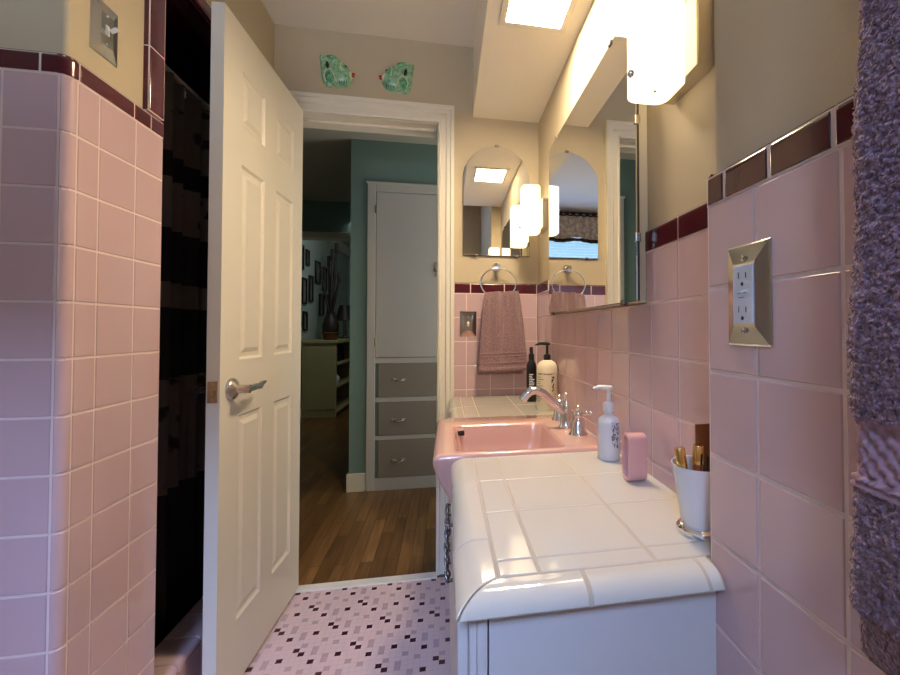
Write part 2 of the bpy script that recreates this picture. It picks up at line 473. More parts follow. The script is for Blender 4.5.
# left wall tiles follow a path round the corner
RC = .019
arcL = PI/2*RC
X0 = -1.5
s1 = (LX-RC) - X0              # length of the front face
def f_left(s, z, h):
    if s < s1: return Vector((X0+s, .965+.010-h, z))
    if s < s1+arcL:
        a = (s-s1)/RC
        r = RC-.010+h
        return Vector((LX-RC+r*math.sin(a), .965+RC-r*math.cos(a), z))
    return Vector((LX-.010+h, .965+RC+(s-s1-arcL), z))
sy = lambda y: s1+arcL+(y-.965-RC)
cells = []
zrows = [(ZL-S*(k+1), ZL-S*k) for k in range(14)] + [(0, ZL-S*14)]
sfront = [-.811+1.5 - S*k for k in range(0, 7)]
for z0, z1 in zrows:
    cells.append((-.811+1.5, s1+.004, z0, z1))
    cells.append((s1+.004, sy(.990), z0, z1, dict(ustep=8)))
    cells.append((sy(.990), sy(1.0447), z0, z1))
    cells.append((sy(1.0447), sy(1.1527), z0, z1)); cells.append((sy(1.1527), sy(1.2557), z0, z1, dict(bt=(.0025,.007,.0025,.0025))))
    for q in sfront:
        if q-S > -.02: cells.append((q-S, q, z0, z1))
tiles_obj('tile_wainscot', cells, f_left, ['pink','grout'], wl, gout=[(0, sy(1.25), 0, ZL, 90)])
capc = []
sc_ = [-.752+1.5, sy(.992), sy(1.145), sy(1.2025), sy(1.2557)]
for k, (a, b) in enumerate(zip(sc_, sc_[1:])):
    capc.append((a, b, ZL, ZL+CAP, dict(bt=(.002,.006 if k == 3 else .002,.002,.010), ustep=10 if k == 0 else 0)))
q = sc_[0]
while q > .1: capc.append((q-.152, q, ZL, ZL+CAP, dict(bt=(.002,.002,.002,.010)))); q -= .152
tiles_obj('tile_cap', capc, f_left, ['maroon','grout'], wl, t=.011, gout=[(0, sy(1.25), ZL, ZL+CAP-.006, 90)])
# maroon surround of the shower opening
def f_ls(u, v, h): return Vector((LX-.010+h, u, v))
capc = []
zz = ZL+CAP
for k in range(3):
    z1 = min(zz+.157, 2.012)
    capc.append((1.187, 1.2557, zz, z1, dict(bt=(.004,.014,.002,.002)))); zz = z1
tiles_obj('shower_jamb_trim', capc, f_ls, ['maroon','grout'], wl, t=.014, gout=[(1.189, 1.247, ZL+CAP, 2.01, 1)])
capc = [(y0, y0+.152, 2.010, 2.055, dict(bt=(.002,.002,.012,.004))) for y0 in (1.187, 1.339, 1.491, 1.643)]
tiles_obj('shower_head_trim', capc, f_ls, ['maroon','grout'], wl, t=.014, gout=[(1.187, 1.79, 2.018, 2.055, 1)])
# shower recess lining
bm = B()
bx(bm, -1.58, LX-.012, 1.2458, 1.2555, 0, 2.055); bx(bm, -1.58, LX-.012, 1.885, 1.8999, 0, 2.055)
bx(bm, -1.59, -1.58, 1.2458, 1.8999, 0, 2.055); bx(bm, -1.58, LX-.002, 1.2555, 1.885, 2.012, 2.0549)
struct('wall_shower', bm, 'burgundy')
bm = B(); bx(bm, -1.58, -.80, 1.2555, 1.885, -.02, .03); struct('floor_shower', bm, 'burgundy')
# pink tiled curb
def f_curb(u, v, h):   # u along y ; v from back to front over the top and down
    w = v
    if w < .085: return Vector((-.80+w, u, .175+h))
    r = .016; a = (w-.085)/r
    if a < PI/2:
        return Vector((-.715+(r-.010+h)*math.sin(a), u, .175-r+.010+(r-.010+h)*math.cos(a)))
    return Vector((-.715+.006+h, u, .169-(w-.085-r*PI/2)))
bm = B(); bx(bm, -.799, -.712, 1.2556, 1.885, 0, .172); cb = struct('trim_2', bm, 'grout')
cb['label'] = 'pink tiled curb of the shower'
ys = [1.2557, 1.335, 1.443, 1.551, 1.659, 1.767, 1.884]
cells = [(a, b, 0, .085+.025+.004, dict(steps=12)) for a, b in zip(ys, ys[1:])] + [(a, b, .114, .25) for a, b in zip(ys, ys[1:])]
tiles_obj('curb_tile', cells, f_curb, ['pink','grout'], cb)

# door casing, jambs
def casing(bm, x0, x1, z0, z1, vertical, flip=1):
    # stepped moulding profile on the far wall, facing -Y
    prof = [(0,.007),(0,.016),(.10,.018),(.16,.012),(.45,.012),(.52,.020),(.75,.020),(.80,.026),(1,.026),(1,.0)]
    w = abs(x1-x0) if vertical else z1-z0
    if vertical:
        P = [(x0+(x1-x0)*a, 1.989-b) for a, b in prof] + [(x0, 1.989)]
        prism(bm, P, lambda a,b: Vector((a,b,z0)), lambda a,b: Vector((a,b,z1-.076+.076*(a-x0)/(x1-x0))))
    else:
        P = [(z0+(z1-z0)*a, 1.989-b) for a, b in prof] + [(z0, 1.989)]
        prism(bm, P, lambda a,b: Vector((x0+.069*(1-(a-z0)/(z1-z0)),b,a)), lambda a,b: Vector((x1-.0695*(1-(a-z0)/(z1-z0)),b,a)))
bm = B()
casing(bm, -.036, .0335, 0.0, 2.078, True); casing(bm, -.645, -.714, 0.0, 2.078, True); casing(bm, -.714, .0335, 2.002, 2.078, False)
bx(bm, -.0415, -.0362, 1.992, 2.11, 0, 2.0, .002); bx(bm, -.674, -.6452, 1.992, 2.11, 0, 2.0, .002)
bx(bm, -.66, -.04, 1.992, 2.11, 2.000, 2.0079, .002); bx(bm, -.64, -.05, 2.04, 2.11, 1.988, 2.002, .003)
ca = struct('trim_3', fix(bm), 'trimpaint'); ca['label'] = 'cream moulded casing around the bathroom doorway'
bm = B(); bx(bm, -.0440, -.0415, 2.0, 2.03, .83, .92, .001); obj('strike_plate', bm, 'darkiron', ca)
bm = B(); bx(bm, -.714, -.644, 2.105, 2.12, 0, 2.07); bx(bm, -.04, .03, 2.105, 2.12, 0, 2.07); bx(bm, -.714, .03, 2.105, 2.12, 2.0, 2.07)
struct('trim_4', bm, 'trimpaint')['label'] = 'casing on the hall side of the doorway'

# ---------- six panel door (open into the room)
dr = thing('door_1', 'open white six panel door hinged at the left of the doorway', 'door', (-.598, 1.972, .008), kind='structure')
p0 = Vector((-.598, 1.974, 0)); p1 = Vector((-.6195, 1.357, 0))
dd = (p1-p0).normalized(); nn = Vector((-dd.y, dd.x, 0))
if nn.x < 0: nn = -nn
Wd = (p1-p0).length
def fd(u, z, h): return p0+dd*u+nn*h+Vector((0,0,z))
def door_leaf():
    bm = B()
    zb, zt = .010, 2.004
    pan = []
    for (u0, u1) in ((.100,.262),(.355,.512)):
        for (z0, z1) in ((.205,.818),(.985,1.582),(1.700,1.870)): pan.append((u0,u1,z0,z1))
    us = sorted({0, Wd} | {q for p in pan for q in p[:2]}); zs = sorted({zb, zt} | {q for p in pan for q in p[2:]})
    cache = {}
    for side in (0, 1):
        def V(u, z, h):
            k = (round(u,5), round(z,5), round(h,5), side)
            if k not in cache: cache[k] = bm.verts.new(fd(u, z, h if side == 0 else -.035-h))
            return cache[k]
        for i in range(len(us)-1):
            for j in range(len(zs)-1):
                c = (us[i], us[i+1], zs[j], zs[j+1])
                if c in pan:
                    rings = []
                    for ins, h in ((0,0),(.008,-.007),(.020,-.007),(.034,-.001),(.036,-.001)):
                        rings.append([V(c[0]+ins,c[2]+ins,h),V(c[1]-ins,c[2]+ins,h),V(c[1]-ins,c[3]-ins,h),V(c[0]+ins,c[3]-ins,h)])
                    for R0, R1 in zip(rings, rings[1:]):
                        for k in range(4): bm.faces.new((R0[k],R0[(k+1)%4],R1[(k+1)%4],R1[k]))
                    bm.faces.new(rings[-1])
                else:
                    bm.faces.new((V(c[0],c[2],0),V(c[1],c[2],0),V(c[1],c[3],0),V(c[0],c[3],0)))
    fr = lambda u,z: cache[(round(u,5),round(z,5),0,0)]; bk = lambda u,z: cache[(round(u,5),round(z,5),0,1)]
    for a, b in zip(us, us[1:]):
        for z in (zb, zt): bm.faces.new((fr(a,z),fr(b,z),bk(b,z),bk(a,z)))
    for a, b in zip(zs, zs[1:]):
        for u in (0, Wd): bm.faces.new((fr(u,a),fr(u,b),bk(u,b),bk(u,a)))
    return fix(bm)
obj('door_leaf', door_leaf(), 'doorpaint', dr)
ku, kz = Wd-.060, .902
Rd = Matrix((dd, nn, Vector((0,0,1)))).transposed()
def along(bm, vs0=None):
    for v in bm.verts: v.co = fd(v.co.x, v.co.z, v.co.y)
    return fix(bm)
bm = B()
lathe(bm, [(.0,0),(.033,0),(.033,.004),(.028,.011),(.016,.016),(.0125,.02),(.0125,.052),(.0,.052)], (ku, 0, kz), 24, 'Y')
lh = obj('lever_handle', along(bm), 'nickel', dr, True, 40)
bm = B()
tube(bm, [(ku+.012,.046,kz),(ku-.02,.047,kz),(ku-.055,.046,kz+.001),(ku-.085,.042,kz-.004),(ku-.105,.040,kz+.004),(ku-.125,.042,kz+.008)], [.0105,.0105,.0098,.0088,.0075,.004], 12)
obj('lever', along(bm), 'nickel', lh, True, 40)
bm = B()
lathe(bm, [(.0,-.035),(.033,-.035),(.033,-.039),(.028,-.046),(.0125,-.055),(.0125,-.085),(.0,-.085)], (ku, 0, kz), 24, 'Y')
lh2 = obj('lever_handle', along(bm), 'nickel', dr, True, 40)
bm = B(); tube(bm, [(ku+.012,-.081,kz),(ku-.02,-.082,kz),(ku-.06,-.081,kz),(ku-.1,-.076,kz+.003),(ku-.125,-.076,kz+.008)], [.0105,.0105,.0098,.008,.004], 12)
obj('lever', along(bm), 'nickel', lh2, True, 40)
bm = B(); bx(bm, Wd-.0005, Wd+.002, -.031, -.005, kz-.03, kz+.03, .0008); bx(bm, Wd, Wd+.010, -.024, -.012, kz-.008, kz+.008, .002)
ico(bm, (Wd+.002,-.018,kz+.022), .0035, 1); ico(bm, (Wd+.002,-.018,kz-.022), .0035, 1)
obj('latch_plate', along(bm), 'brass', dr)
for z in (.25, 1.05, 1.80):
    bm = B(); lathe(bm, [(0,-.045),(.006,-.045),(.006,.045),(0,.045)], (-.003,-.030,z), 10); obj('hinge', along(bm), 'nickel', dr, True, 40)

# ---------- window behind the camera: frame, glass, blind, valance
bm = B()
for (a,b,c,d) in ((WX0-.06,WX0,WZ0-.06,WZ1+.06),(WX1,WX1+.06,WZ0-.06,WZ1+.06),(WX0,WX1,WZ1,WZ1+.06),(WX0,WX1,WZ0-.06,WZ0)):
    bx(bm, a, b, -.62, -.602, c, d, .004)
bx(bm, WX0-.08, WX1+.08, -.63, -.57, WZ0-.02, WZ0+.004, .004)
wn = struct('window_1', bm, 'trimpaint')
bm = B()
for (a,b,c,d) in ((WX0,WX0+.04,WZ0,WZ1),(WX1-.04,WX1,WZ0,WZ1),(WX0+.04,WX1-.04,WZ1-.04,WZ1),(WX0+.04,WX1-.04,WZ0,WZ0+.04),(WX0+.04,WX1-.04,1.60,1.64)):
    bx(bm, a, b, -.715, -.685, c, d, .003)
obj('sash', bm, 'trimpaint', wn)
gm = bpy.data.materials.new('window_glass'); gm.use_nodes = True
nt = gm.node_tree; nt.nodes.remove(nt.nodes['Principled BSDF'])
tr = nt.nodes.new('ShaderNodeBsdfTransparent'); gl = nt.nodes.new('ShaderNodeBsdfGlossy'); gl.inputs['Roughness'].default_value = .02
mx = nt.nodes.new('ShaderNodeMixShader'); mx.inputs[0].default_value = .06
nt.links.new(tr.outputs[0], mx.inputs[1]); nt.links.new(gl.outputs[0], mx.inputs[2]); nt.links.new(mx.outputs[0], nt.nodes['Material Output'].inputs[0])
M['glass'] = gm
bm = B(); bx(bm, WX0+.04, WX1-.04, -.702, -.698, WZ0+.04, WZ1-.04); obj('pane', bm, 'glass', wn)
bl = thing('window_blind', 'white horizontal slat blind in the window, seen in the mirrors', 'blind', ((WX0+WX1)/2, -.65, WZ0))
bm = B()
n = 40
for k in range(n):
    z = WZ0+.035+k*.030
    if z > WZ1-.03: break
    bx(bm, WX0+.012, WX1-.012, -.0125, .0125, -.0006, .0006, rot=Matrix.Rotation(-.2, 3, 'X'))
    # newest 8 verts were centred on y=0 z=0
    bm.verts.ensure_lookup_table()
    for v in list(bm.verts)[-8:]: v.co += Vector((0, -.655, z))
obj('slats', bm, 'slat', bl)
bm = B(); bx(bm, WX0+.01, WX1-.01, -.675, -.635, WZ1-.035, WZ1-.002, .003); obj('head_rail', bm, 'slat', bl)
va = thing('valance', 'floral fabric valance with dark trim above the window blind', 'curtain', ((WX0+WX1)/2, -.58, 2.02))
def drape(bm, x0, x1, y, z0, z1, amp, waves, thick=.003, nx=120, nz=6, scal=0, mi=0):
    g = {}
    for s_, off in ((0, 0), (1, thick)):
        for i in range(nx+1):
            t = i/nx; x = x0+(x1-x0)*t
            yy = y+amp*math.sin(2*PI*waves*t)+amp*.35*math.sin(2*PI*waves*2.3*t+1)
            zl = z0+scal*math.sin(2*PI*3*t)
            for j in range(nz+1): g[s_,i,j] = bm.verts.new((x, yy+off, zl+(z1-zl)*j/nz))
    for i in range(nx):
        for j in range(nz):
            for s_ in (0, 1):
                f = bm.faces.new((g[s_,i,j],g[s_,i+1,j],g[s_,i+1,j+1],g[s_,i,j+1])); f.material_index = mi
        for j in (0, nz): bm.faces.new((g[0,i,j],g[0,i+1,j],g[1,i+1,j],g[1,i,j]))
    for i in (0, nx):
        for j in range(nz): bm.faces.new((g[0,i,j],g[0,i,j+1],g[1,i,j+1],g[1,i,j]))
bm = B(); drape(bm, WX0-.07, WX1+.07, -.575, 2.06, 2.30, .010, 14, scal=.010); obj('valance_cloth', fix(bm), 'shade', va, True)
bm = B(); drape(bm, WX0-.07, WX1+.07, -.577, 2.02, 2.063, .010, 14, scal=.010, nz=2); obj('valance_hem', fix(bm), 'valtrim', va, True)
bm = B(); drape(bm, WX0-.07, WX1+.07, -.577, 2.30, 2.345, .010, 14, nz=2); obj('valance_heading', fix(bm), 'valtrim', va, True)
bm = B(); tube(bm, [(WX0-.10,-.583,2.322),(WX1+.10,-.583,2.322)], .007, 8); bx(bm, WX0-.095, WX0-.085, -.62, -.58, 2.315, 2.329); bx(bm, WX1+.085, WX1+.095, -.62, -.58, 2.315, 2.329)
obj('rod', bm, 'curtainrod', va)

# ---------- shower curtain and rod
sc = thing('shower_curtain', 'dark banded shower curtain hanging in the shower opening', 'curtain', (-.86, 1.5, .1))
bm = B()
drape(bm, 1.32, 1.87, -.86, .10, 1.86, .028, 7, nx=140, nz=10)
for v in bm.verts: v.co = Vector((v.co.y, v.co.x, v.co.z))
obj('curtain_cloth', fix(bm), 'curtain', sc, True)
for k in range(8):
    bm = B(); yy = 1.34+k*.072
    tube(bm, [(-.86, yy, 1.850), (-.86, yy, 1.871)], .003, 6)
    obj('hook', bm, 'curtainrod', sc)
bm = B(); tube(bm, [(-.86,1.2556,1.885),(-.86,1.8849,1.885)], .0125, 14)
tag(obj('shower_rod', bm, 'curtainrod', None, True, 40), 'metal rod across the dark shower recess', 'rod')
exec_hall = True

# ================================================================== VANITY
vc = thing('vanity_cabinet', 'pale grey painted vanity cabinet under the white tiled countertop', 'cabinet', (.2, 1.2, 0))
bm = B(); bx(bm, .050, .3405, .512, .527, .0, .7445); obj('end_panel', bm, 'cab', vc)
bm = B(); bx(bm, .036, .048, .508, .535, 0, .7445, .0015); bx(bm, .0275, .0355, .512, .535, 0, .7445); obj('corner_stile', bm, 'cab', vc)
bm = B(); bx(bm, .028, .045, .535, 1.030, .09, .745); bx(bm, .028, .045, 1.030, 1.480, .09, .630); bx(bm, .028, .045, 1.480, 1.9826, .09, .745); bx(bm, .075, .09, .535, 1.9826, 0, .09); obj('face_frame', bm, 'cab', vc)
bm = B(); bx(bm, .045, .405, 1.962, 1.9825, .0, .744); obj('end_panel', bm, 'cab', vc)
def pull(parent, y, z0, z1, x):
    bm = B(); pts = []
    for s_ in (0, PI):
        pts = [(x-.0085-.003*math.sin(PI*t/36), y+.0075*math.cos(t/36*4*PI+s_), z0+(z1-z0)*t/36) for t in range(37)]
        pts = [(a+.0075*math.sin(t/36*4*PI+s_)*.55, b, c) for t, (a,b,c) in enumerate(pts)]
        tube(bm, pts, .0026, 6)
    for z in (z0, z1):
        tube(bm, [(x, y, z), (x-.005, y, z), (x-.009, y, z)], [.004,.003,.003], 8); ico(bm, (x-.009,y,z), .006, 1)
    for k in range(1, 4): ico(bm, (x-.011, y, z0+(z1-z0)*k/4), .0045, 1)
    return obj('pull', bm, 'darkiron', parent, True)
for (y0, y1) in ((.538,.78),(.784,1.03),(1.036,1.25),(1.254,1.47),(1.476,1.72),(1.724,1.975)):
    bm = B(); bx(bm, .0145, .0275, y0, y1, .11, .742 if (y1 < 1.03 or y0 > 1.47) else .62, .002)
    d = obj('door', bm, 'cab', vc)
    if y0 == .784: pull(d, .905, .57, .68, .0145)
    elif y1 < 1.03: pull(d, .70, .40, .53, .0145)
    elif y0 < 1.47: pull(d, (1.22 if y0 < 1.2 else 1.29), .44, .57, .0145)
    else: pull(d, y0+.03, .56, .69, .0145)

ct = thing('countertop', 'white tiled vanity countertop with rounded bullnose edge', 'countertop', (.2, 1.2, .7455))
def f_top(u, v, h): return Vector((u, v, ZC-.010+h))
xt = [.063, .115, .270, C+.0085]
yt = [.533, .5705, .722, .872, 1.036]
cells = [(a, b, y0, y1) for y0, y1 in zip(yt, yt[1:]) for a, b in zip(xt, xt[1:])]
cells[2] = (xt[2], A-.001, .533, .5705); cells[2] = (xt[2], C+.0085, .533, .5705)
tiles_obj('top_tiles', cells, f_top, ['countertile','cgrout'], ct, gout=[(.0632, C+.0085, .5332, 1.036, 1)], gap=.0017)
yt2 = [1.474, 1.72, 1.981]
tiles_obj('top_tiles', [(a, b, y0, y1) for y0, y1 in zip(yt2, yt2[1:]) for a, b in zip(xt, xt[1:])], f_top, ['countertile','cgrout'], ct, gout=[(.0632, C+.0085, 1.474, 1.981, 1)], gap=.0017)
tiles_obj('top_tiles', [(.408, C+.009, 1.036, 1.474)], f_top, ['countertile','cgrout'], ct, gap=.0017)
R_, TH = .035, 1.18
FF, FL_ = .0130, .0205
def stage(s, F):
    if s <= F: return s, 0.0, 0.0
    return F, (s-F)/R_, 1
def edge(s, F, h):      # plan offset, z
    if s <= F: return s, ZC-.010+h
    a = (s-F)/R_
    return F+(R_-.010+h)*math.sin(a), ZC-R_+(R_-.010+h)*math.cos(a)
def f_front(s, x, h):
    off, z = edge(s, FF, h)
    offl, _ = edge(s*(FL_/FF) if s < FF else FL_+(s-FF), FL_, h)
    xl = .063-offl
    if x < .168: x = xl+(x-.063)/(.168-.063)*(.168-xl)
    return Vector((x, .533-off, z))
def f_side(s, y, h):
    off, z = edge(s, FL_, h)
    offf, _ = edge(s*(FF/FL_) if s < FL_ else FF+(s-FL_), FF, h)
    yl = .533-offf
    if y < .634: y = yl+(y-.533)/(.634-.533)*(.634-yl)
    return Vector((.063-off, y, z))
LF, LS = FF+R_*TH, FL_+R_*TH
cells = [(0, LF, a, b, dict(ustep=14)) for a, b in ((.063,.168),(.168,.3205),(.3205,A-.0012))]
tiles_obj('front_edge_tiles', cells, f_front, ['countertile','cgrout'], ct, gout=[(0, LF-.002, .064, .168, 16), (0, LF-.002, .168, A-.0012, 16)], gap=.0017)
for name, spans in (('side_edge_tiles', ((.533,.634),(.634,.870),(.870,1.036))), ('side_edge_tiles', ((1.474,1.70),(1.70,1.981)))):
    tiles_obj(name, [(0, LS, a, b, dict(ustep=14)) for a, b in spans], f_side, ['countertile','cgrout'], ct, gout=[(0, LS-.002, spans[0][0]+.001, .634, 16), (0, LS-.002, .634, spans[-1][1]-.001, 16)] if spans[0][0] < .6 else [(0, LS-.002, spans[0][0]+.001, spans[-1][1]-.001, 16)], gap=.0017)
bm = B()
bx(bm, .022, .3405, .512, .530, .7455, .7600); bx(bm, .045, C+.0085, .525, 1.034, .7455, .7725); bx(bm, .018, .045, .536, 1.034, .7455, .7650); bx(bm, .045, C+.0085, 1.476, 1.981, .7455, .7725); bx(bm, .018, .045, 1.476, 1.981, .7455, .7650)
bx(bm, .410, C+.0085, 1.034, 1.476, .7455, .7650)
obj('substrate', bm, 'cgrout', ct)

# sink
def rrect(x0, x1, y0, y1, r, z, n=8):
    pts = []
    for cx, cy, a0 in ((x1-r, y1-r, 0), (x0+r, y1-r, PI/2), (x0+r, y0+r, PI), (x1-r, y0+r, 1.5*PI)):
        for k in range(n+1):
            a = a0+PI/2*k/n; pts.append((cx+r*math.cos(a), cy+r*math.sin(a), z))
    return pts
sk = thing('sink', 'peach pink porcelain sink set into the white tiled countertop', 'sink', (.19, 1.255, .70))
bm = B()
X1, Y0s, Y1s = .4065, 1.0372, 1.4728
rings = [(.050,X1,Y0s,Y1s,.004,.640),(.012,X1,Y0s,Y1s,.006,.676),(-.010,X1,Y0s,Y1s,.010,.712),(-.024,X1,Y0s,Y1s,.012,.742),(-.030,X1,Y0s,Y1s,.014,.762),(-.029,X1,Y0s+.0005,Y1s-.0005,.014,.773),(-.023,X1-.003,Y0s+.003,Y1s-.003,.014,.781),(-.014,X1-.008,Y0s+.008,Y1s-.008,.012,.7838),
 (.018,.302,Y0s+.018,1.368,.030,.7838),(.024,.297,Y0s+.024,1.361,.030,.7820),(.029,.292,Y0s+.030,1.355,.028,.774),(.032,.288,1.074,1.350,.030,.730),(.042,.274,1.086,1.338,.040,.680),(.075,.240,1.12,1.305,.045,.655),(.140,.17,1.19,1.22,.014,.650)]
prev = None
for r in rings:
    cur = [bm.verts.new(p) for p in rrect(*r)]
    if prev:
        for j in range(len(cur)):
            bm.faces.new((prev[j], prev[(j+1) % len(cur)], cur[(j+1) % len(cur)], cur[j]))
    else: first = cur
    prev = cur
bm.faces.new(prev); bm.faces.new(first[::-1])
obj('basin', fix(bm), 'sink', sk, True)
bm = B(); bx(bm, .0340, .0560, 1.342, 1.3555, .754, .768, .003); obj('dark_slot', bm, 'dark', sk)  # small dark block set into the back left of the bowl
bm = B(); lathe(bm, [(0,0),(.022,0),(.022,.004),(.016,.005),(.014,.002),(0,.002)], (.155,1.205,.6502), 20); obj('drain', bm, 'chrome', sk, True, 40)

# faucet
fx = .352; DZ = .784
fc = thing('faucet', 'polished chrome two handle faucet with curved spout on the peach sink', 'faucet', (fx, 1.26, DZ))
bm = B()
lathe(bm, [(0,0),(.024,0),(.025,.004),(.020,.010),(.018,.022),(.016,.040),(.0155,.055),(.0165,.064),(.013,.074),(.006,.080),(.005,.087),(.0075,.091),(.0085,.097),(.0045,.103),(0,.104)], (fx,1.26,DZ), 20)
obj('column', bm, 'chrome', fc, True, 50)
bm = B()
pts = [(fx+.001,1.26,.826),(fx-.018,1.26,.842),(fx-.045,1.26,.865),(fx-.07,1.26,.887),(fx-.09,1.26,.897),(fx-.108,1.26,.895),(fx-.122,1.26,.884),(fx-.133,1.26,.868)]
tube(bm, pts, [.0125,.0135,.0132,.0125,.0125,.0125,.0122,.0115], 14)
obj('spout', bm, 'chrome', fc, True, 60)
for yy, sg in ((1.16,-1),(1.36,1)):
    bm = B(); lathe(bm, [(0,0),(.026,0),(.027,.005),(.022,.011),(.020,.020),(.0165,.038),(.011,.046),(.010,.050),(.014,.055),(.0135,.062),(.008,.066),(.0055,.069),(.0075,.073),(.008,.078),(.005,.083),(0,.084)], (fx+.006,yy,DZ), 20)
    h = obj('handle', bm, 'chrome', fc, True, 50)
    bm = B(); tube(bm, [(fx+.006,yy,DZ+.058),(fx+.022,yy+.010*sg,DZ+.062),(fx+.036,yy+.018*sg,DZ+.064)], [.006,.0055,.0075], 10); ico(bm, (fx+.036,yy+.018*sg,DZ+.064), .008, 2)
    obj('lever', bm, 'chrome', h, True)

# ---------- things on the counter
def pump(parent, c, z, m, l=.04, ang=PI, s=1, tall=.03):
    bm = B()
    lathe(bm, [(0,0),(.011*s,0),(.0115*s,.003*s),(.0115*s,.016*s),(.008*s,.019*s),(.0045*s,.020*s),(.0042*s,.020*s+tall),(.009*s,.020*s+tall+.001),(.010*s,.020*s+tall+.006),(.008*s,.020*s+tall+.010),(0,.020*s+tall+.011)], (c[0],c[1],z), 18)
    zz = z+.020*s+tall+.0055
    dx, dy = math.cos(ang), math.sin(ang)
    tube(bm, [(c[0],c[1],zz),(c[0]+dx*l*.6,c[1]+dy*l*.6,zz+.002),(c[0]+dx*l,c[1]+dy*l,zz-.003)], [.0055*s,.0045*s,.003*s], 10)
    return obj('pump', bm, m, parent, True, 50)
def text_rows(bm, c, r, a0, a1, rows, sy=1, h=.0022, th=.0006):
    # printed dashes wrapped round a bottle
    for z, spans in rows:
        for s0, s1 in spans:
            n = 5; vs = []
            for k in range(n+1):
                a = a0+(a1-a0)*(s0+(s1-s0)*k/n)
                for zz in (z, z+h): vs.append(bm.verts.new((c[0]+math.cos(a)*r, c[1]+math.sin(a)*r*sy, zz)))
            for k in range(n): bm.faces.new((vs[2*k],vs[2*k+2],vs[2*k+3],vs[2*k+1]))
# lotion bottle
lb = thing('lotion_bottle', 'tall cream pump bottle with black pump behind the faucet', 'bottle', (.3728,1.60,ZC))
bm = B(); lathe(bm, [(0,0),(.037,0),(.0395,.004),(.0395,.150),(.038,.163),(.030,.177),(.016,.185),(.012,.186),(0,.186)], (.3728,1.60,ZC), 32); obj('bottle', bm, 'cream', lb, True, 50)
pump(lb, (.3728,1.60), ZC+.184, 'black', .048, PI+.2, 1.2, .032)
bm = B(); rnd = random.Random(3)
rows = []
for k in range(12):
    z = ZC+.035+.008*k; rows.append((z, [(0, .15+.25*rnd.random())]))
rows += [(ZC+.136, [(.02,.5),(.55,.95)]), (ZC+.1335, [(.1,.3),(.4,.8)])]
text_rows(bm, (.3728,1.60), .0398, 1.08*PI, 1.70*PI, rows, 1, .0016)
for k in range(22):   # leafy print at the right
    a = (1.55+.07*rnd.random())*PI; z = ZC+.07+.055*rnd.random()
    text_rows(bm, (.3728,1.60), .0399, a, a+.12, [(z, [(0,1)])], 1, .004*rnd.random()+.002)
obj('printed_label', bm, 'ink', lb)
# dark spray bottle
sp = thing('spray_bottle', 'slim black spray bottle beside the cream lotion bottle', 'bottle', (.352,1.80,ZC))
bm = B(); lathe(bm, [(0,0),(.020,0),(.022,.003),(.022,.142),(.020,.156),(.012,.170),(.010,.174),(0,.174)], (.352,1.80,ZC), 24); obj('bottle', bm, 'black', sp, True, 50)
bm = B(); lathe(bm, [(0,0),(.012,0),(.012,.022),(.010,.026),(.0075,.028),(.0075,.050),(.006,.054),(0,.055)], (.352,1.80,ZC+.172), 18); tube(bm, [(.352,1.80,ZC+.216),(.343,1.795,ZC+.216)], .003, 8); obj('spray_cap', bm, 'black', sp, True, 50)
bm = B(); text_rows(bm, (.352,1.80), .0223, 1.30*PI, 1.62*PI, [(ZC+.055+.007*k, [(0, .5+.5*rnd.random())]) for k in range(9)], 1, .0035); obj('printed_label', bm, 'greyplastic', sp)
# soap dispenser
sd = thing('soap_dispenser', 'white pump soap bottle with grey floral print near the tiled wall', 'soap dispenser', (.374,.972,ZC))
bm = B(); lathe(bm, [(0,0),(.024,0),(.026,.003),(.0265,.050),(.026,.082),(.023,.094),(.013,.100),(.011,.101),(.011,.110),(0,.110)], (.374,.972,ZC), 28); obj('bottle', bm, 'porc', sd, True, 50)
pump(sd, (.374,.972), ZC+.109, 'whiteplastic', .036, PI-.25, 1.15, .026)
bm = B()
for k in range(70):
    a = (1.45+.30*rnd.random()*(.6+.4*rnd.random()))*PI; z = ZC+.028+.058*rnd.random()
    q = .05+.10*rnd.random()
    text_rows(bm, (.374,.972), .0268, a, a+q, [(z, [(0,1)])], 1, .002+.004*rnd.random())
obj('floral_print', bm, 'greyprint', sd)
# pink loop shaped holder
ph = thing('soap_holder', 'small pink ceramic loop shaped holder standing by the tiled wall', 'holder', (.370,.822,ZC))
def loop(hy, hz, r, n=8):
    return [(a, b) for a, b, _ in rrect(-hy, hy, 0, hz, r, 0, n)]
bm = B()
out = loop(.017,.094,.014); inn = [(a*.70, .049+(b-.049)*.82) for a, b in out]
xa, xb = .350, .390
V0 = [[bm.verts.new((x, .822+a, ZC+b)) for a, b in pts] for pts in (out, inn) for x in (xa, xb)]
n = len(out)
for j in range(n):
    k = (j+1) % n
    bm.faces.new((V0[0][j],V0[0][k],V0[1][k],V0[1][j])); bm.faces.new((V0[2][j],V0[2][k],V0[3][k],V0[3][j]))
    bm.faces.new((V0[0][j],V0[0][k],V0[2][k],V0[2][j])); bm.faces.new((V0[1][j],V0[1][k],V0[3][k],V0[3][j]))
fix(bm)
es = [e for e in bm.edges if abs(e.verts[0].co.x-e.verts[1].co.x) < 1e-6]
es = [e for e in es if len({round(v.co.x,4) for v in e.verts}) == 1 and any(abs(f.normal.x) < .5 for f in e.link_faces) and any(abs(f.normal.x) > .5 for f in e.link_faces)]
bmesh.ops.bevel(bm, geom=es, offset=.003, segments=3, profile=.5, affect='EDGES')
obj('holder', bm, 'pinkcer', ph, True, 50)
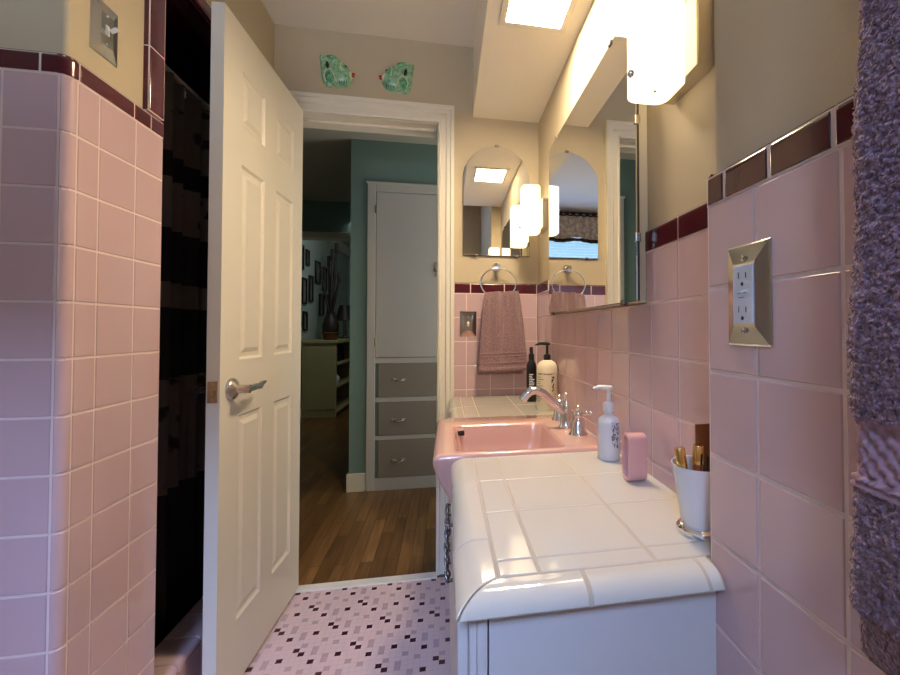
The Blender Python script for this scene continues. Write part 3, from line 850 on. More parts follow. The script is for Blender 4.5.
# tumbler with lipsticks
cx, cy_ = .3715, .597
tb = thing('tumbler', 'white tapered porcelain tumbler with silver foot at counter corner', 'cup', (cx,cy_,ZC))
bm = B(); lathe(bm, [(0,.012),(.023,.012),(.027,.018),(.0325,.055),(.0395,.099),(.0402,.101),(.0385,.1005),(.031,.055),(.025,.024),(0,.022)], (cx,cy_,ZC), 36); obj('cup', bm, 'porc', tb, True, 40)
bm = B(); lathe(bm, [(0,0),(.031,0),(.033,.003),(.033,.008),(.029,.0125),(.0235,.014),(0,.014)], (cx,cy_,ZC), 36); obj('foot', bm, 'chrome', tb, True, 40)
def lipstick(x, y, z, rz, tilt, label, body='lipstick', cap='gold', hh=.058, r=.0075, grp=None):
    t = thing('lipstick', label, 'lipstick', (x, y, z), grp)
    rot = Matrix.Rotation(tilt, 3, Vector((math.cos(rz), math.sin(rz), 0)))
    for nm, prof, m in (('tube', [(0,0),(r*.95,0),(r,.002),(r,hh*.55),(0,hh*.55)], body), ('cap', [(0,hh*.551),(r*1.04,hh*.551),(r*1.04,hh*.97),(r*.9,hh),(0,hh)], cap)):
        bm = B(); lathe(bm, prof, (0,0,0), 18)
        for v in bm.verts: v.co = rot @ v.co + Vector((x,y,z))
        obj(nm, bm, m, t, True, 40)
    return t
zl = ZC+.068
lipstick(cx-.024, cy_-.002, zl, 1.2, -.14, 'gold capped lipstick tube at the left rim of the white tumbler', 'gold')
lipstick(cx-.006, cy_-.004, zl, .3, .04, 'copper and gold lipstick tube standing in the middle of the tumbler', 'lipstick', hh=.062)
lipstick(cx+.006, cy_-.020, zl-.012, 0, .05, 'pale tube with black cap at the right in the tumbler', 'greyplastic', 'black', hh=.062)
t = thing('makeup_tube', 'tall bronze makeup tube rising above the lipsticks in the tumbler', 'cosmetic tube', (cx+.014, cy_+.010, zl))
bm = B(); lathe(bm, [(0,0),(.010,0),(.0105,.002),(.0105,.022),(0,.022)], (cx+.014,cy_+.010,zl), 18); obj('cap', bm, 'black', t, True, 40)
bm = B()
for k in range(8): pass
P0 = rrect(-.011,.011,-.011,.011,.0105,.022,4); P1 = rrect(-.014,.014,-.002,.002,.0018,.088,4)
a_ = [bm.verts.new((cx+.014+p[0], cy_+.010+p[1], zl+p[2])) for p in P0]; b_ = [bm.verts.new((cx+.014+p[0], cy_+.010+p[1], zl+p[2])) for p in P1]
for j in range(len(a_)): bm.faces.new((a_[j],a_[(j+1)%len(a_)],b_[(j+1)%len(a_)],b_[j]))
bm.faces.new(a_[::-1]); bm.faces.new(b_); obj('tube', fix(bm), 'bronze', t, True, 50)

# ================================================================== ON THE WALLS
# big mirror
mr = thing('wall_mirror', 'large rectangular frameless mirror on the wall beside the sink', 'mirror', (C, 1.32, 1.14))
bm = B(); bx(bm, .4005, C+.0095, .866, 1.653, 1.134, 1.785, .002); obj('backing_board', bm, 'trimpaint', mr)
bm = B(); bx(bm, .3962, .4004, .8575, 1.6505, 1.1365, 1.7765); obj('backing', bm, 'mirroredge', mr)
bm = B(); bx(bm, .3930, .3961, .8585, 1.6495, 1.1375, 1.7755); obj('glass', bm, 'mirror', mr)
for y, z in ((1.53,1.7765),(1.00,1.7765),(.93,1.1365),(1.60,1.1365)):
    bm = B(); bx(bm, .3895, .402, y-.009, y+.009, z-.006, z+.006, .002); obj('clip', bm, 'darkiron', mr)
for z in (1.27,1.52):
    bm = B(); bx(bm, .3895, .402, .8525, .862, z-.010, z+.010, .002); obj('clip', bm, 'chrome', mr)
# arched mirror
am = thing('wall_mirror', 'small arch topped mirror on the far wall above the towel ring', 'mirror', (.2265, D, 1.411))
def arch(x0, x1, z0, zs, zt, n=28):
    c = (x0+x1)/2; hx = (x1-x0)/2
    return [(x0,z0),(x1,z0)]+[(c+hx*math.cos(PI*k/n), zs+(zt-zs)*math.sin(PI*k/n)) for k in range(n+1)]
bm = B(); prism(bm, arch(.073,.380,1.411,1.760,1.915), lambda a,b: Vector((a,1.9895,b)), lambda a,b: Vector((a,1.983,b))); obj('backing', fix(bm), 'mirroredge', am)
bm = B(); prism(bm, arch(.0745,.3785,1.4125,1.760,1.9135), lambda a,b: Vector((a,1.9829,b)), lambda a,b: Vector((a,1.978,b)), bev=.0012); obj('glass', fix(bm), 'mirror', am)
for x, z in ((.13,1.411),(.32,1.411),(.2265,1.915)):
    bm = B(); bx(bm, x-.008, x+.008, 1.974, 1.986, z-.005, z+.005, .002); obj('clip', bm, 'darkiron', am)

# sconces
def sconce(yc, label):
    t = thing('wall_sconce', label, 'wall lamp', (C+.008, yc, 1.50), 'frosted glass sconces on the mirror wall')
    bm = B(); bx(bm, C-.022, C+.0098, yc-.064, yc+.064, 1.500, 1.625, .003); obj('backplate', bm, 'nickel', t)
    bm = B()
    tk = .004
    o_ = rrect(.314,.391,yc-.046,yc+.046,.022,0,6); i_ = rrect(.314+tk,.391-tk,yc-.046+tk,yc+.046-tk,.018,0,6)
    z0, z1 = 1.487, 1.682
    V_ = [[bm.verts.new((p[0],p[1],z)) for p in pts] for pts in (o_, i_) for z in (z0, z1)]
    n = len(o_)
    for j in range(n):
        k = (j+1) % n
        bm.faces.new((V_[0][j],V_[0][k],V_[1][k],V_[1][j])); bm.faces.new((V_[2][j],V_[2][k],V_[3][k],V_[3][j]))
        bm.faces.new((V_[0][j],V_[0][k],V_[2][k],V_[2][j])); bm.faces.new((V_[1][j],V_[1][k],V_[3][k],V_[3][j]))
    obj('lamp_shade', fix(bm), 'shadeglass', t, True, 50)
    bm = B(); bx(bm, .352, .396, yc-.010, yc+.010, 1.515, 1.528, .002); lathe(bm, [(0,-.030),(.003,-.030),(.0042,-.026),(.003,-.020),(.003,.0),(.016,.004),(.016,.03),(0,.03)], (.352,yc,1.515), 14); obj('lamp_holder', bm, 'chrome', t, True, 40)
    bm = B(); lathe(bm, [(0,0),(.012,0),(.014,.02),(.026,.055),(.028,.075),(.020,.098),(0,.106)], (.352,yc,1.545), 18); obj('bulb', bm, emit('bulb_glow_'+str(yc), (1,.78,.46,1), BULB), t, True)
    bm = B(); lathe(bm, [(0,.001),(.0065,.001),(.007,-.006),(.0045,-.010),(0,-.010)], (.314, yc, 1.512), 14, 'X'); obj('knob', fix(bm), 'chrome', t, True, 40)
    return t
BULB = 2.5
sconce(.690, 'lit frosted glass wall lamp at the near end of large mirror')
sconce(1.826, 'lit frosted glass wall lamp in the far corner between both mirrors')

# ceiling light in the soffit
cl = thing('ceiling_light', 'lit square recessed ceiling light in the soffit', 'ceiling light', (.268, 1.225, 2.047))
bm = B()
x0, x1, y0, y1 = .182, .356, 1.12, 1.338
for q in ((x0-.022,x0,y0-.022,y1+.022),(x1,x1+.022,y0-.022,y1+.022),(x0,x1,y0-.022,y0),(x0,x1,y1,y1+.022)): bx(bm, q[0], q[1], q[2], q[3], 2.040, 2.0469, .002)
obj('frame', bm, 'trimpaint', cl)
bm = B(); bx(bm, x0+.0005, x1-.0005, y0+.0005, y1-.0005, 2.043, 2.0468); obj('diffuser', bm, 'glow', cl)

# plates
def plate(parent, P, U, V, N, w, h, inset, d=.006, mi='steelplate', name='plate'):
    """bevelled cover plate centred on P; U right, V up, N out"""
    bm = B(); P, U, V, N = map(Vector, (P, U, V, N)); prev = None
    for sx, sy_, hh in ((w/2,h/2,0),(w/2,h/2,.0015),(w/2-.002,h/2-.002,.003),(w/2-inset,h/2-inset*1.25,d),(w/2-inset-.002,h/2-inset*1.25-.002,d)):
        cur = [bm.verts.new(P+U*a*sx+V*b*sy_+N*hh) for a, b in ((-1,-1),(1,-1),(1,1),(-1,1))]
        if prev:
            for k in range(4): bm.faces.new((prev[k],prev[(k+1)%4],cur[(k+1)%4],cur[k]))
        else: bm.faces.new(cur[::-1])
        prev = cur
    bm.faces.new(prev)
    return obj(name, fix(bm), mi, parent)
def orient(bm, P, U, V, N):
    P, U, V, N = map(Vector, (P, U, V, N))
    for v in bm.verts: v.co = P+U*v.co.x+V*v.co.y+N*v.co.z
    return fix(bm)
def toggle(t, fr, col='whiteplastic', pm='steelplate'):
    plate(t, *fr, .074, .117, .020, .007, pm)
    bm = B(); bx(bm, -.005,.005,-.011,.011,.0045,.0082,.001); 
    sw = obj('switch_frame', orient(bm, *fr), col, t)
    bm = B(); bx(bm, -.0028,.0028,-.004,.004,0,.015,.0012, rot=Matrix.Rotation(-.6,3,'X'))
    for v in bm.verts: v.co += Vector((0,.002,.012))
    obj('toggle', orient(bm, *fr), col, t)
    for s_ in (-1,1):
        bm = B(); lathe(bm, [(0,0),(.0035,0),(.003,.0015),(0,.0018)], (0,s_*.030,.0068), 12); obj('screw', orient(bm, *fr), 'chrome', t)
# left wall switch
fr = ((LX-.0099, 1.0645, 1.712), (0,1,0), (0,0,1), (1,0,0))
t = thing('light_switch', 'metal toggle switch plate on the painted wall above left tiles', 'switch', fr[0]); toggle(t, fr)
# far wall switch
fr = ((.097, D-.0001, 1.100), (1,0,0), (0,0,1), (0,-1,0))
t = thing('light_switch', 'chrome switch plate on pink tile beside the hanging hand towel', 'switch', fr[0]); toggle(t, fr, 'whiteplastic', 'chrome')
# outlet on near right wall
fr = ((A-.0001, .443, 1.116), (0,-1,0), (0,0,1), (-1,0,0))
t = thing('outlet', 'white wall outlet in shiny metal plate on pink tile beside towel', 'outlet', fr[0])
plate(t, *fr, .072, .117, .018, .008)
bm = B(); bx(bm, -.0165,.0165,-.0335,.0335,.006,.0096,.001); fa = obj('receptacle', orient(bm, *fr), 'greyplastic', t)
for s_ in (-1,1):
    cy2 = s_*.0195
    for q in ((-.0070,-.0054,cy2-.001,cy2+.0065),(.0052,.0068,cy2-.001,cy2+.0052)):
        bm = B(); bx(bm, *q, .0094,.00975); obj('slot', orient(bm, *fr), 'black', fa)
    bm = B(); lathe(bm, [(0,.0094),(.0024,.0094),(.0024,.00978),(0,.00978)], (0,cy2-.0075,0), 10); obj('ground_hole', orient(bm, *fr), 'black', fa)
bm = B(); bx(bm, -.0085,.0005,.0014,.0044,.0094,.0104,.0004); bx(bm, .0015,.0090,.0014,.0044,.0094,.0104,.0004); bx(bm, -.0085,.0085,-.0044,-.0020,.0094,.0099,.0003); obj('test_button', orient(bm, *fr), 'greyplastic', fa)
bm = B(); bx(bm, -.007,-.0045,.0016,.0021,.0103,.0107); bx(bm, -.004,-.001,.0016,.0021,.0103,.0107); bx(bm, .003,.0075,.0016,.0021,.0103,.0107); bx(bm,-.006,.004,-.0036,-.0030,.0097,.0101); obj('button_print', orient(bm, *fr), 'ink', fa)
for s_ in (-1,1):
    bm = B(); lathe(bm, [(0,.0078),(.0038,.0078),(.0034,.0094),(0,.0098)], (0,s_*.0415,0), 14); obj('screw', orient(bm, *fr), 'steelplate', t, True, 40)

# towel ring and hand towel
tr_ = thing('towel_ring', 'chrome towel ring on far wall holding a mauve hand towel', 'towel ring', (.226, 1.985, 1.36))
bm = B(); lathe(bm, [(0,0),(.020,0),(.021,-.004),(.017,-.010),(.010,-.014),(.008,-.034),(.011,-.038),(.012,-.046),(.008,-.052),(0,-.053)], (.226,1.9895,1.360), 20, 'Y'); bx(bm, .219,.233,1.939,1.951,1.338,1.352,.003)
obj('post', fix(bm), 'chrome', tr_, True, 40)
bm = B(); tube(bm, [(.2305+.080*math.sin(a), 1.944-.0*math.cos(a), 1.284+.066*math.cos(a)) for a in [2*PI*k/40 for k in range(40)]], .0035, 8, closed=True); obj('ring', bm, 'chrome', tr_, True)
ht = thing('hand_towel', 'mauve hand towel hanging folded through the chrome towel ring', 'towel', (.24, 1.944, .88))
def towel(bm, z_top, z_bot, xc_t, xc_b, w_t, w_b, y0, y1, fold, nx=70, nz=110, jit=.0009, seed=1, ln=.0, bands=()):
    rnd = random.Random(seed); g = {}
    for j in range(nz+1):
        t = j/nz; z = z_top+(z_bot-z_top)*t
        e = 1-(1-min(1, t/.14))**2
        w = w_t+(w_b-w_t)*min(1, t*1.15)**.7; xc = xc_t+(xc_b-xc_t)*t
        for i in range(nx+1):
            s = -1+2*i/nx
            rnd_e = math.sqrt(max(0, 1-abs(s)**6))
            fo = fold*(1-t)**1.3*(math.sin(s*7.0+.6)+.5*math.sin(s*13+2))
            th = (y1-y0)/2*rnd_e*(.35+.65*e if t < .14 else 1)
            b = 0
            for bz, bh, bd in bands:
                if abs(z-bz) < bh: b += bd
            for side in (-1, 1):
                zz = z+(ln*s if side else 0)
                y = (y0+y1)/2+side*(th+ (b if side < 0 else 0))+fo*rnd_e
                g[side,i,j] = bm.verts.new((xc+s*w/2+rnd.uniform(-jit,jit), y+rnd.uniform(-jit,jit), zz+rnd.uniform(-jit,jit)))
    for i in range(nx):
        for j in range(nz):
            bm.faces.new((g[-1,i,j],g[-1,i,j+1],g[-1,i+1,j+1],g[-1,i+1,j])); bm.faces.new((g[1,i,j],g[1,i+1,j],g[1,i+1,j+1],g[1,i,j+1]))
        for j, fl in ((0, 0), (nz, 1)): bm.faces.new((g[-1,i,j],g[-1,i+1,j],g[1,i+1,j],g[1,i,j]))
    for j in range(nz):
        for i in (0, nx): bm.faces.new((g[-1,i,j],g[1,i,j],g[1,i,j+1],g[-1,i,j+1]))
    return fix(bm)
bm = B(); towel(bm, 1.243, .893, .241, .249, .148, .214, 1.899, 1.922, .012, bands=((.972,.0035,.004),(.958,.0035,.003),(.930,.0035,.003),(.902,.007,.005)), ln=.004)
obj('front_layer', bm, 'handtowel', ht, True)
bm = B(); towel(bm, 1.235, .875, .240, .240, .135, .205, 1.950, 1.966, .002, seed=3, nx=40, nz=50); obj('back_layer', bm, 'handtowel', ht, True)

bm = B(); bx(bm, .2135, .2475, 1.918, 1.956, 1.2237, 1.240, .004); obj('fold', bm, 'handtowel', ht, True)
# bath towel on near right wall
M['bathband'] = mat('towel_band_weave', srgb(168,138,154), .95, var=.1, scale=90, spec=.1)
bt = thing('bath_towel', 'thick lavender terry bath towel hanging on near right wall', 'towel', (.31, .17, .80))
def bath(bm, z_top, z_bot, x0, x1, yfar, ynear, seed, jit, band=None, ny=130, nz=330):
    rnd = random.Random(seed); hw = (x1-x0)/2; xm = (x0+x1)/2
    # closed profile round the far edge: front face then far rounded edge then back
    L1 = (yfar-ynear-hw); arc_n = 14
    prof = [(x0, ynear+L1*k/ny, -1, 0) for k in range(ny)]
    for k in range(arc_n+1):
        a = PI*k/arc_n; prof.append((xm-hw*math.cos(a), yfar-hw+hw*math.sin(a), -math.cos(a), math.sin(a)))
    prof += [(x1, ynear+L1*(1-k/8), 1, 0) for k in range(1, 9)]
    g = []
    for j in range(nz+1):
        t = j/nz; z = z_top+(z_bot-z_top)*t; row = []
        for i, (x, y, nx_, ny_) in enumerate(prof):
            d = rnd.uniform(-jit, jit)+.0015*math.sin(z*38+y*20)+.0015*math.sin(z*17+2)
            zz = z
            if band and band[0] < z < band[1]:
                d = -.0042+.0021*math.cos((y+(x-x0))*2*PI/.013)*math.cos(z*2*PI/.013)+rnd.uniform(-jit,jit)*.10
                for e in band: 
                    if abs(z-e) < .006: d = -.001+.0016*math.cos((z-e)*2*PI/.006)
            if t > .985:       # rounded hem
                d -= .006*((t-.985)/.015)**2
            zz = z + .10*(y-yfar)*t*.6 + rnd.uniform(-jit, jit)*.6
            row.append(bm.verts.new((x+nx_*d, y+ny_*d+rnd.uniform(-jit,jit)*(.1 if band and band[0]<z<band[1] else .6)+.016*t, zz)))
        g.append(row)
    n = len(prof)
    for j in range(nz):
        for i in range(n):
            fc = bm.faces.new((g[j][i],g[j][(i+1)%n],g[j+1][(i+1)%n],g[j+1][i]))
            zc = z_top+(z_bot-z_top)*(j+.5)/nz
            if band and band[0] < zc < band[1]: fc.material_index = 1
    bm.faces.new(g[0]); bm.faces.new(g[-1][::-1])
    return fix(bm)
bm = B(); bath(bm, 1.46, .868,   .292, .322, .268, .06, 5, .0016, band=(.963,1.014)); obj('front_layer', bm, ['bathtowel','bathband'], bt, True)
bm = B(); bath(bm, 1.455, .815, .324, .338, .287, .06, 6, .0007, nz=120, ny=60); obj('back_layer', bm, 'bathtowel', bt, True)

# ---------- ceramic fish plaques
def fish(cx, cz, sgn, label):
    """relief fish on the far wall; sgn=+1 mouth towards +X"""
    t = thing('fish_plaque', label, 'wall ornament', (cx, 1.9895, cz), 'ceramic fish plaques above the doorway')
    yw = 1.9895
    def relief(outline, hgt, name, m, parent, p=.5, oy=0, n=7):
        bm = B(); k = len(outline)
        ox = sum(a for a, _ in outline)/k; oz = sum(b for _, b in outline)/k
        prev = [bm.verts.new((cx+sgn*a, yw-oy, cz+b*1.14)) for a, b in outline]; bm.faces.new(prev)
        for i in range(1, n):
            f = 1-i/n; h = hgt*(1-f**2)**p
            cur = [bm.verts.new((cx+sgn*(ox+(a-ox)*f), yw-oy-.002-h, cz+(oz+(b-oz)*f)*1.14)) for a, b in outline]
            for j in range(k): bm.faces.new((prev[j],prev[(j+1)%k],cur[(j+1)%k],cur[j]))
            prev = cur
        bm.faces.new(prev)
        return obj(name, fix(bm), m, parent, True, 60)
    def blob(pts, n=5):   # catmull closed
        o = []; k = len(pts)
        for i in range(k):
            a,b,c,d = pts[i-1],pts[i],pts[(i+1)%k],pts[(i+2)%k]
            for q in range(n):
                u = q/n
                o.append(tuple(.5*(2*b[e]+(c[e]-a[e])*u+(2*a[e]-5*b[e]+4*c[e]-d[e])*u*u+(-a[e]+3*b[e]-3*c[e]+d[e])*u**3) for e in (0,1)))
        return o
    relief(blob([(.060,-.012),(.040,.020),(.012,.048),(-.025,.052),(-.045,.015),(-.040,-.035),(-.005,-.055),(.035,-.050),(.052,-.038)]), .028, 'body', 'fish', t)
    relief(blob([(-.020,.046),(-.048,.058),(-.076,.062),(-.074,.030),(-.070,.0),(-.068,-.025),(-.056,-.052),(-.030,-.060),(-.020,-.028),(-.024,.0)],3), .012, 'tail', 'fish', t, .6)
    relief(blob([(-.050,.020),(-.044,.036),(-.034,.020),(-.036,.002)],3), .006, 'gill_mark', 'dark', t, oy=.014, n=3)
    relief(blob([(-.045,-.044),(-.050,-.018),(-.030,-.004),(-.014,-.020),(-.024,-.046)],3), .010, 'fin', 'fishfin', t, oy=.014, n=4)
    relief(blob([(.000,.052),(-.020,.064),(-.050,.062),(-.030,.046)],3), .008, 'dorsal_fin', 'fishfin', t)
    relief([(.010,-.032),(.018,-.024),(.026,-.031),(.034,-.023),(.040,-.032),(.036,-.052),(.020,-.056),(.006,-.054)], .007, 'belly_fin', 'fishfin', t, oy=.012, n=4)
    relief(blob([(.062,-.016),(.058,.000),(.044,.006),(.036,-.014),(.046,-.028)],3), .010, 'face', 'fishlight', t, oy=.008, n=4)
    for k in range(4):
        bm = B(); a = .006+.010*k
        tube(bm, [(cx+sgn*a, yw-.020, cz-.036), (cx+sgn*(a+.003), yw-.022, cz-.046), (cx+sgn*(a+.002), yw-.017, cz-.056)], [.0012,.0016,.0010], 6); obj('belly_ridge', bm, 'dark', t, True)
    bm = B(); tube(bm, [(cx+sgn*a, yw-h, cz+b*1.14) for a, b, h in ((-.046,-.046,.020),(-.054,-.026,.022),(-.046,-.006,.026),(-.030,.000,.028),(-.016,-.012,.030),(-.010,-.030,.028),(-.002,-.046,.024))], .0024, 8); obj('fin_edge', bm, 'fishlight', t, True)
    bm = B(); tube(bm, [(cx+sgn*a, yw-h, cz+b) for a, b, h in ((.020,.046,.018),(.014,.024,.027),(.016,.002,.029),(.026,-.018,.026))], .0018, 8); obj('gill_edge', bm, 'fishlight', t, True)
    bm = B(); ico(bm, (cx+sgn*.034, yw-.024, cz+.014), .009, 2, 0, (1,.7,1)); e = obj('eye', bm, 'fishfin', t, True)
    bm = B(); ico(bm, (cx+sgn*.036, yw-.030, cz+.015), .0045, 1); obj('pupil', bm, 'dark', e, True)
    bm = B(); ico(bm, (cx+sgn*.064, yw-.014, cz-.006), .0075, 2, 0, (1.1,1,.6)); ico(bm, (cx+sgn*.062, yw-.014, cz-.016), .0065, 2, 0, (1.1,1,.6)); obj('lips', bm, 'red', t, True)
    return t
fish(-.462, 2.188, 1, 'green ceramic fish plaque with red lips, left one facing right')
fish(-.222, 2.190, -1, 'green ceramic fish plaque on right above doorway, facing left')

# ================================================================== HALL
HY = 3.082
bm = B(); bx(bm, -.632, 1.2, HY, HY+.30, 0, 2.36); bx(bm, -.632, -.5, HY+.30, 4.64, 0, 2.36); struct('wall_hall', bm, 'teal')
bm = B(); bx(bm, .601, 1.2, 1.99, 2.12, 0, 2.36); bx(bm, -2.2, -1.601, 1.99, 2.12, 0, 2.36); struct('wall_hall_near', bm, 'teal')
bm = B(); bx(bm, -2.2, 1.2, 2.10, 4.64, 2.36, 2.44); struct('ceiling_hall', bm, 'hallceil')
bm = B(); bx(bm, -2.2, -.632, 4.64, 4.74, 2.045, 2.70); struct('wall_header', bm, 'teal')
bm = B(); bx(bm, -1.78, -.632, 4.615, 4.76, 1.985, 2.045, .004); bx(bm, -.70, -.632, 4.615, 4.76, 0, 1.985, .004); struct('trim_5', bm, 'trimpaint')['label'] = 'casing of the opening to the far room'
bm = B(); bx(bm, -2.2, -1.95, 2.12, 4.64, 0, 2.36); struct('wall_hall_left', bm, 'teal')
bm = B(); bx(bm, 1.1, 1.2, 2.12, HY, 0, 2.36); struct('wall_hall_right', bm, 'teal')
bm = B(); bx(bm, -2.0, -1.73, 4.74, 8.3, 0, 2.62); bx(bm, -1.95, -1.78, 4.64, 4.74, 0, 2.0); struct('wall_gallery', bm, 'palewall')
bm = B(); bx(bm, -2.0, .2, 8.3, 8.4, 0, 2.62); bx(bm, -.45, -.35, 4.74, 8.3, 0, 2.62); struct('wall_far_room', bm, 'palewall')
bm = B(); bx(bm, -2.0, .2, 4.74, 8.4, 2.62, 2.70); struct('ceiling_far_room', bm, 'ceil')
bm = B(); prism(bm, [(-1.73,2.36),(-1.69,2.37),(-1.655,2.42),(-1.64,2.45),(-1.64,2.47),(-1.73,2.47)], lambda a,b: Vector((a,4.76,b)), lambda a,b: Vector((a,8.29,b))); struct('trim_6', fix(bm), 'trimpaint')['label'] = 'white moulding along the top of the picture wall'
# baseboards
bm = B(); bx(bm, -.645, -.523, HY-.014, HY, 0, .120, .003); bx(bm, -.645, -.632, HY, 4.60, 0, .120, .003); struct('baseboard_hall', bm, 'trimpaint')
bm = B(); bx(bm, -1.73, -1.715, 4.78, 8.3, 0, .12, .003); struct('baseboard_gallery', bm, 'trimpaint')

# built-in linen cabinet
lc = thing('linen_cabinet', 'white built-in linen cabinet with grey drawers across the hall', 'cabinet', (-.26, HY, 0))
bm = B()
bx(bm, -.522, -.468, HY-.018, HY-.0005, 0, 2.066, .004); bx(bm, -.047, .007, HY-.018, HY-.0005, 0, 2.066, .004); bx(bm, -.468, -.047, HY-.018, HY-.0005, 2.008, 2.066, .004)
bx(bm, -.530, .015, HY-.024, HY-.0005, 2.060, 2.074, .003)
for z0, z1 in ((0,.082),(.335,.362),(.588,.618),(.848,.884)): bx(bm, -.468, -.047, HY-.014, HY-.0005, z0, z1)
obj('frame', bm, 'closet', lc)
bm = B(); bx(bm, -.464, -.051, HY-.016, HY-.001, .888, 2.004, .002); d = obj('door', bm, 'closet', lc)
for z in (1.886, .991):
    bm = B(); lathe(bm, [(0,-.028),(.006,-.028),(.006,.028),(0,.028)], (-.466, HY-.019, z), 10); obj('hinge', bm, 'brass', d, True, 40)
bm = B(); bx(bm, -.078, -.060, HY-.022, HY-.016, 1.44, 1.54, .002); ico(bm, (-.070,HY-.030,1.49), .012, 2); obj('latch', bm, 'brass', d)
for z0, z1, zp in ((.620,.846,.735),(.364,.586,.466),(.084,.333,.195)):
    bm = B(); bx(bm, -.445, -.070, HY-.016, HY-.001, z0, z1, .002); d = obj('drawer', bm, 'greydrawer', lc)
    bm = B(); tube(bm, [(-.345,HY-.016,zp),(-.340,HY-.030,zp-.002),(-.315,HY-.036,zp-.010),(-.290,HY-.030,zp-.002),(-.285,HY-.016,zp)], .0045, 8)
    bx(bm, -.360, -.332, HY-.019, HY-.016, zp-.008, zp+.010, .001); bx(bm, -.298, -.270, HY-.019, HY-.016, zp-.008, zp+.010, .001)
    obj('pull', bm, 'nickel', d, True, 50)

# far room: bookcase against the picture wall
bc = thing('bookcase', 'tan painted open bookcase against the picture wall in far room', 'bookcase', (-1.5, 6.4, 0))
bx0, bx1, by0, by1 = -1.712, -1.32, 5.69, 7.05
bm = B(); bx(bm, bx0, bx1, by0, by0+.025, 0, .905, .003); obj('side_panel', bm, 'tanwood', bc); bm = B(); bx(bm, bx0, bx1, by1-.025, by1, 0, .905, .003); obj('side_panel', bm, 'tanwood', bc)
bm = B(); bx(bm, bx0, bx1+.02, by0-.02, by1+.02, .905, .945, .005); obj('top', bm, 'tanwood', bc)
bm = B(); bx(bm, bx0, bx0+.012, by0+.025, by1-.025, .05, .905); obj('back_panel', bm, 'darkwood', bc)
for z in (.05, .36, .64):
    bm = B(); bx(bm, bx0+.012, bx1-.004, by0+.025, by1-.025, z-.012, z+.012, .002); obj('shelf', bm, 'tanwood', bc)
bm = B(); bx(bm, bx0+.05, bx1-.002, by0-.006, by0, .10, .86, .003); obj('end_trim', bm, 'tanwood', bc)
# things on and in the bookcase
bk = thing('basket', 'small brown wicker basket on top of the tan bookcase', 'basket', (-1.42, 5.82, .945))
bm = B(); lathe(bm, [(0,0),(.075,0),(.09,.05),(.098,.085),(.092,.085),(.084,.05),(.07,.008),(0,.008)], (-1.42,5.82,.946), 20); obj('bowl', bm, 'wicker', bk, True, 50)
bm = B(); tube(bm, [(-1.42+.1*math.cos(a),5.82+.1*math.sin(a),1.031) for a in [2*PI*k/24 for k in range(24)]], .008, 8, closed=True); obj('rim', bm, 'wicker', bk, True)
def tall_vase(x, y, lab, hts):
    t = thing('tall_vase', lab, 'vase', (x, y, .945))
    bm = B(); lathe(bm, [(0,0),(.07,0),(.10,.08),(.105,.18),(.08,.28),(.05,.33),(.06,.36),(.05,.36),(.04,.33),(0,.32)], (x,y,.946), 24); obj('vase', bm, 'darkwood', t, True, 50)
    for k, (dx, dy, h) in enumerate(hts):
        bm = B(); tube(bm, [(x,y,1.22),(x+dx*.5,y+dy*.5,1.22+h*.5),(x+dx,y+dy,1.22+h)], [.012,.02,.012], 8); bx(bm, x+dx-.022, x+dx+.022, y+dy-.012, y+dy+.012, 1.22+h-.02, 1.22+h+.13, .008); obj('stalk', bm, 'darkwood', t, True, 50)
    return t
tall_vase(-1.50, 6.15, 'tall dark vase with long dark stalks on the tan bookcase', ((-.12,0,.55),(.0,.05,.80),(.10,-.02,.50),(.04,.1,.9),(-.06,.12,.72)))
t = thing('table_lamp', 'small dark table lamp near far end of the tan bookcase', 'lamp', (-1.45, 6.72, .945))
bm = B(); lathe(bm, [(0,0),(.08,0),(.08,.015),(.02,.03),(.015,.30),(0,.30)], (-1.45,6.72,.946), 18); obj('base', bm, 'darkiron', t, True, 40)
bm = B(); lathe(bm, [(.13,.26),(.07,.48),(.065,.48),(.125,.26)], (-1.45,6.72,.946), 24)
obj('lamp_shade', bm, 'darkwood', t, True, 60)
bo = thing('jar', 'pale round jar on the middle shelf of the tan bookcase', 'jar', (-1.40, 5.90, .372))
bm = B(); lathe(bm, [(0,0),(.05,0),(.075,.05),(.07,.10),(.04,.13),(.045,.145),(0,.145)], (-1.40,5.90,.373), 20); obj('body', bm, 'porc', bo, True, 50)
rnd = random.Random(11)
y = 6.02
for k in range(10):
    w = .03+.03*rnd.random(); h = .16+.07*rnd.random()
    bm = B(); bx(bm, -1.60, -1.60+.16+.05*rnd.random(), y, y+w-.002, .6525, .6525+h, .002)
    o = obj('book', bm, mat('book_cover_%d' % k, srgb(*[rnd.randint(20,110) for _ in range(3)]), .6))
    tag(o, 'dark book standing in the row on the upper shelf of bookcase', 'book', 'books on the upper shelf'); y += w
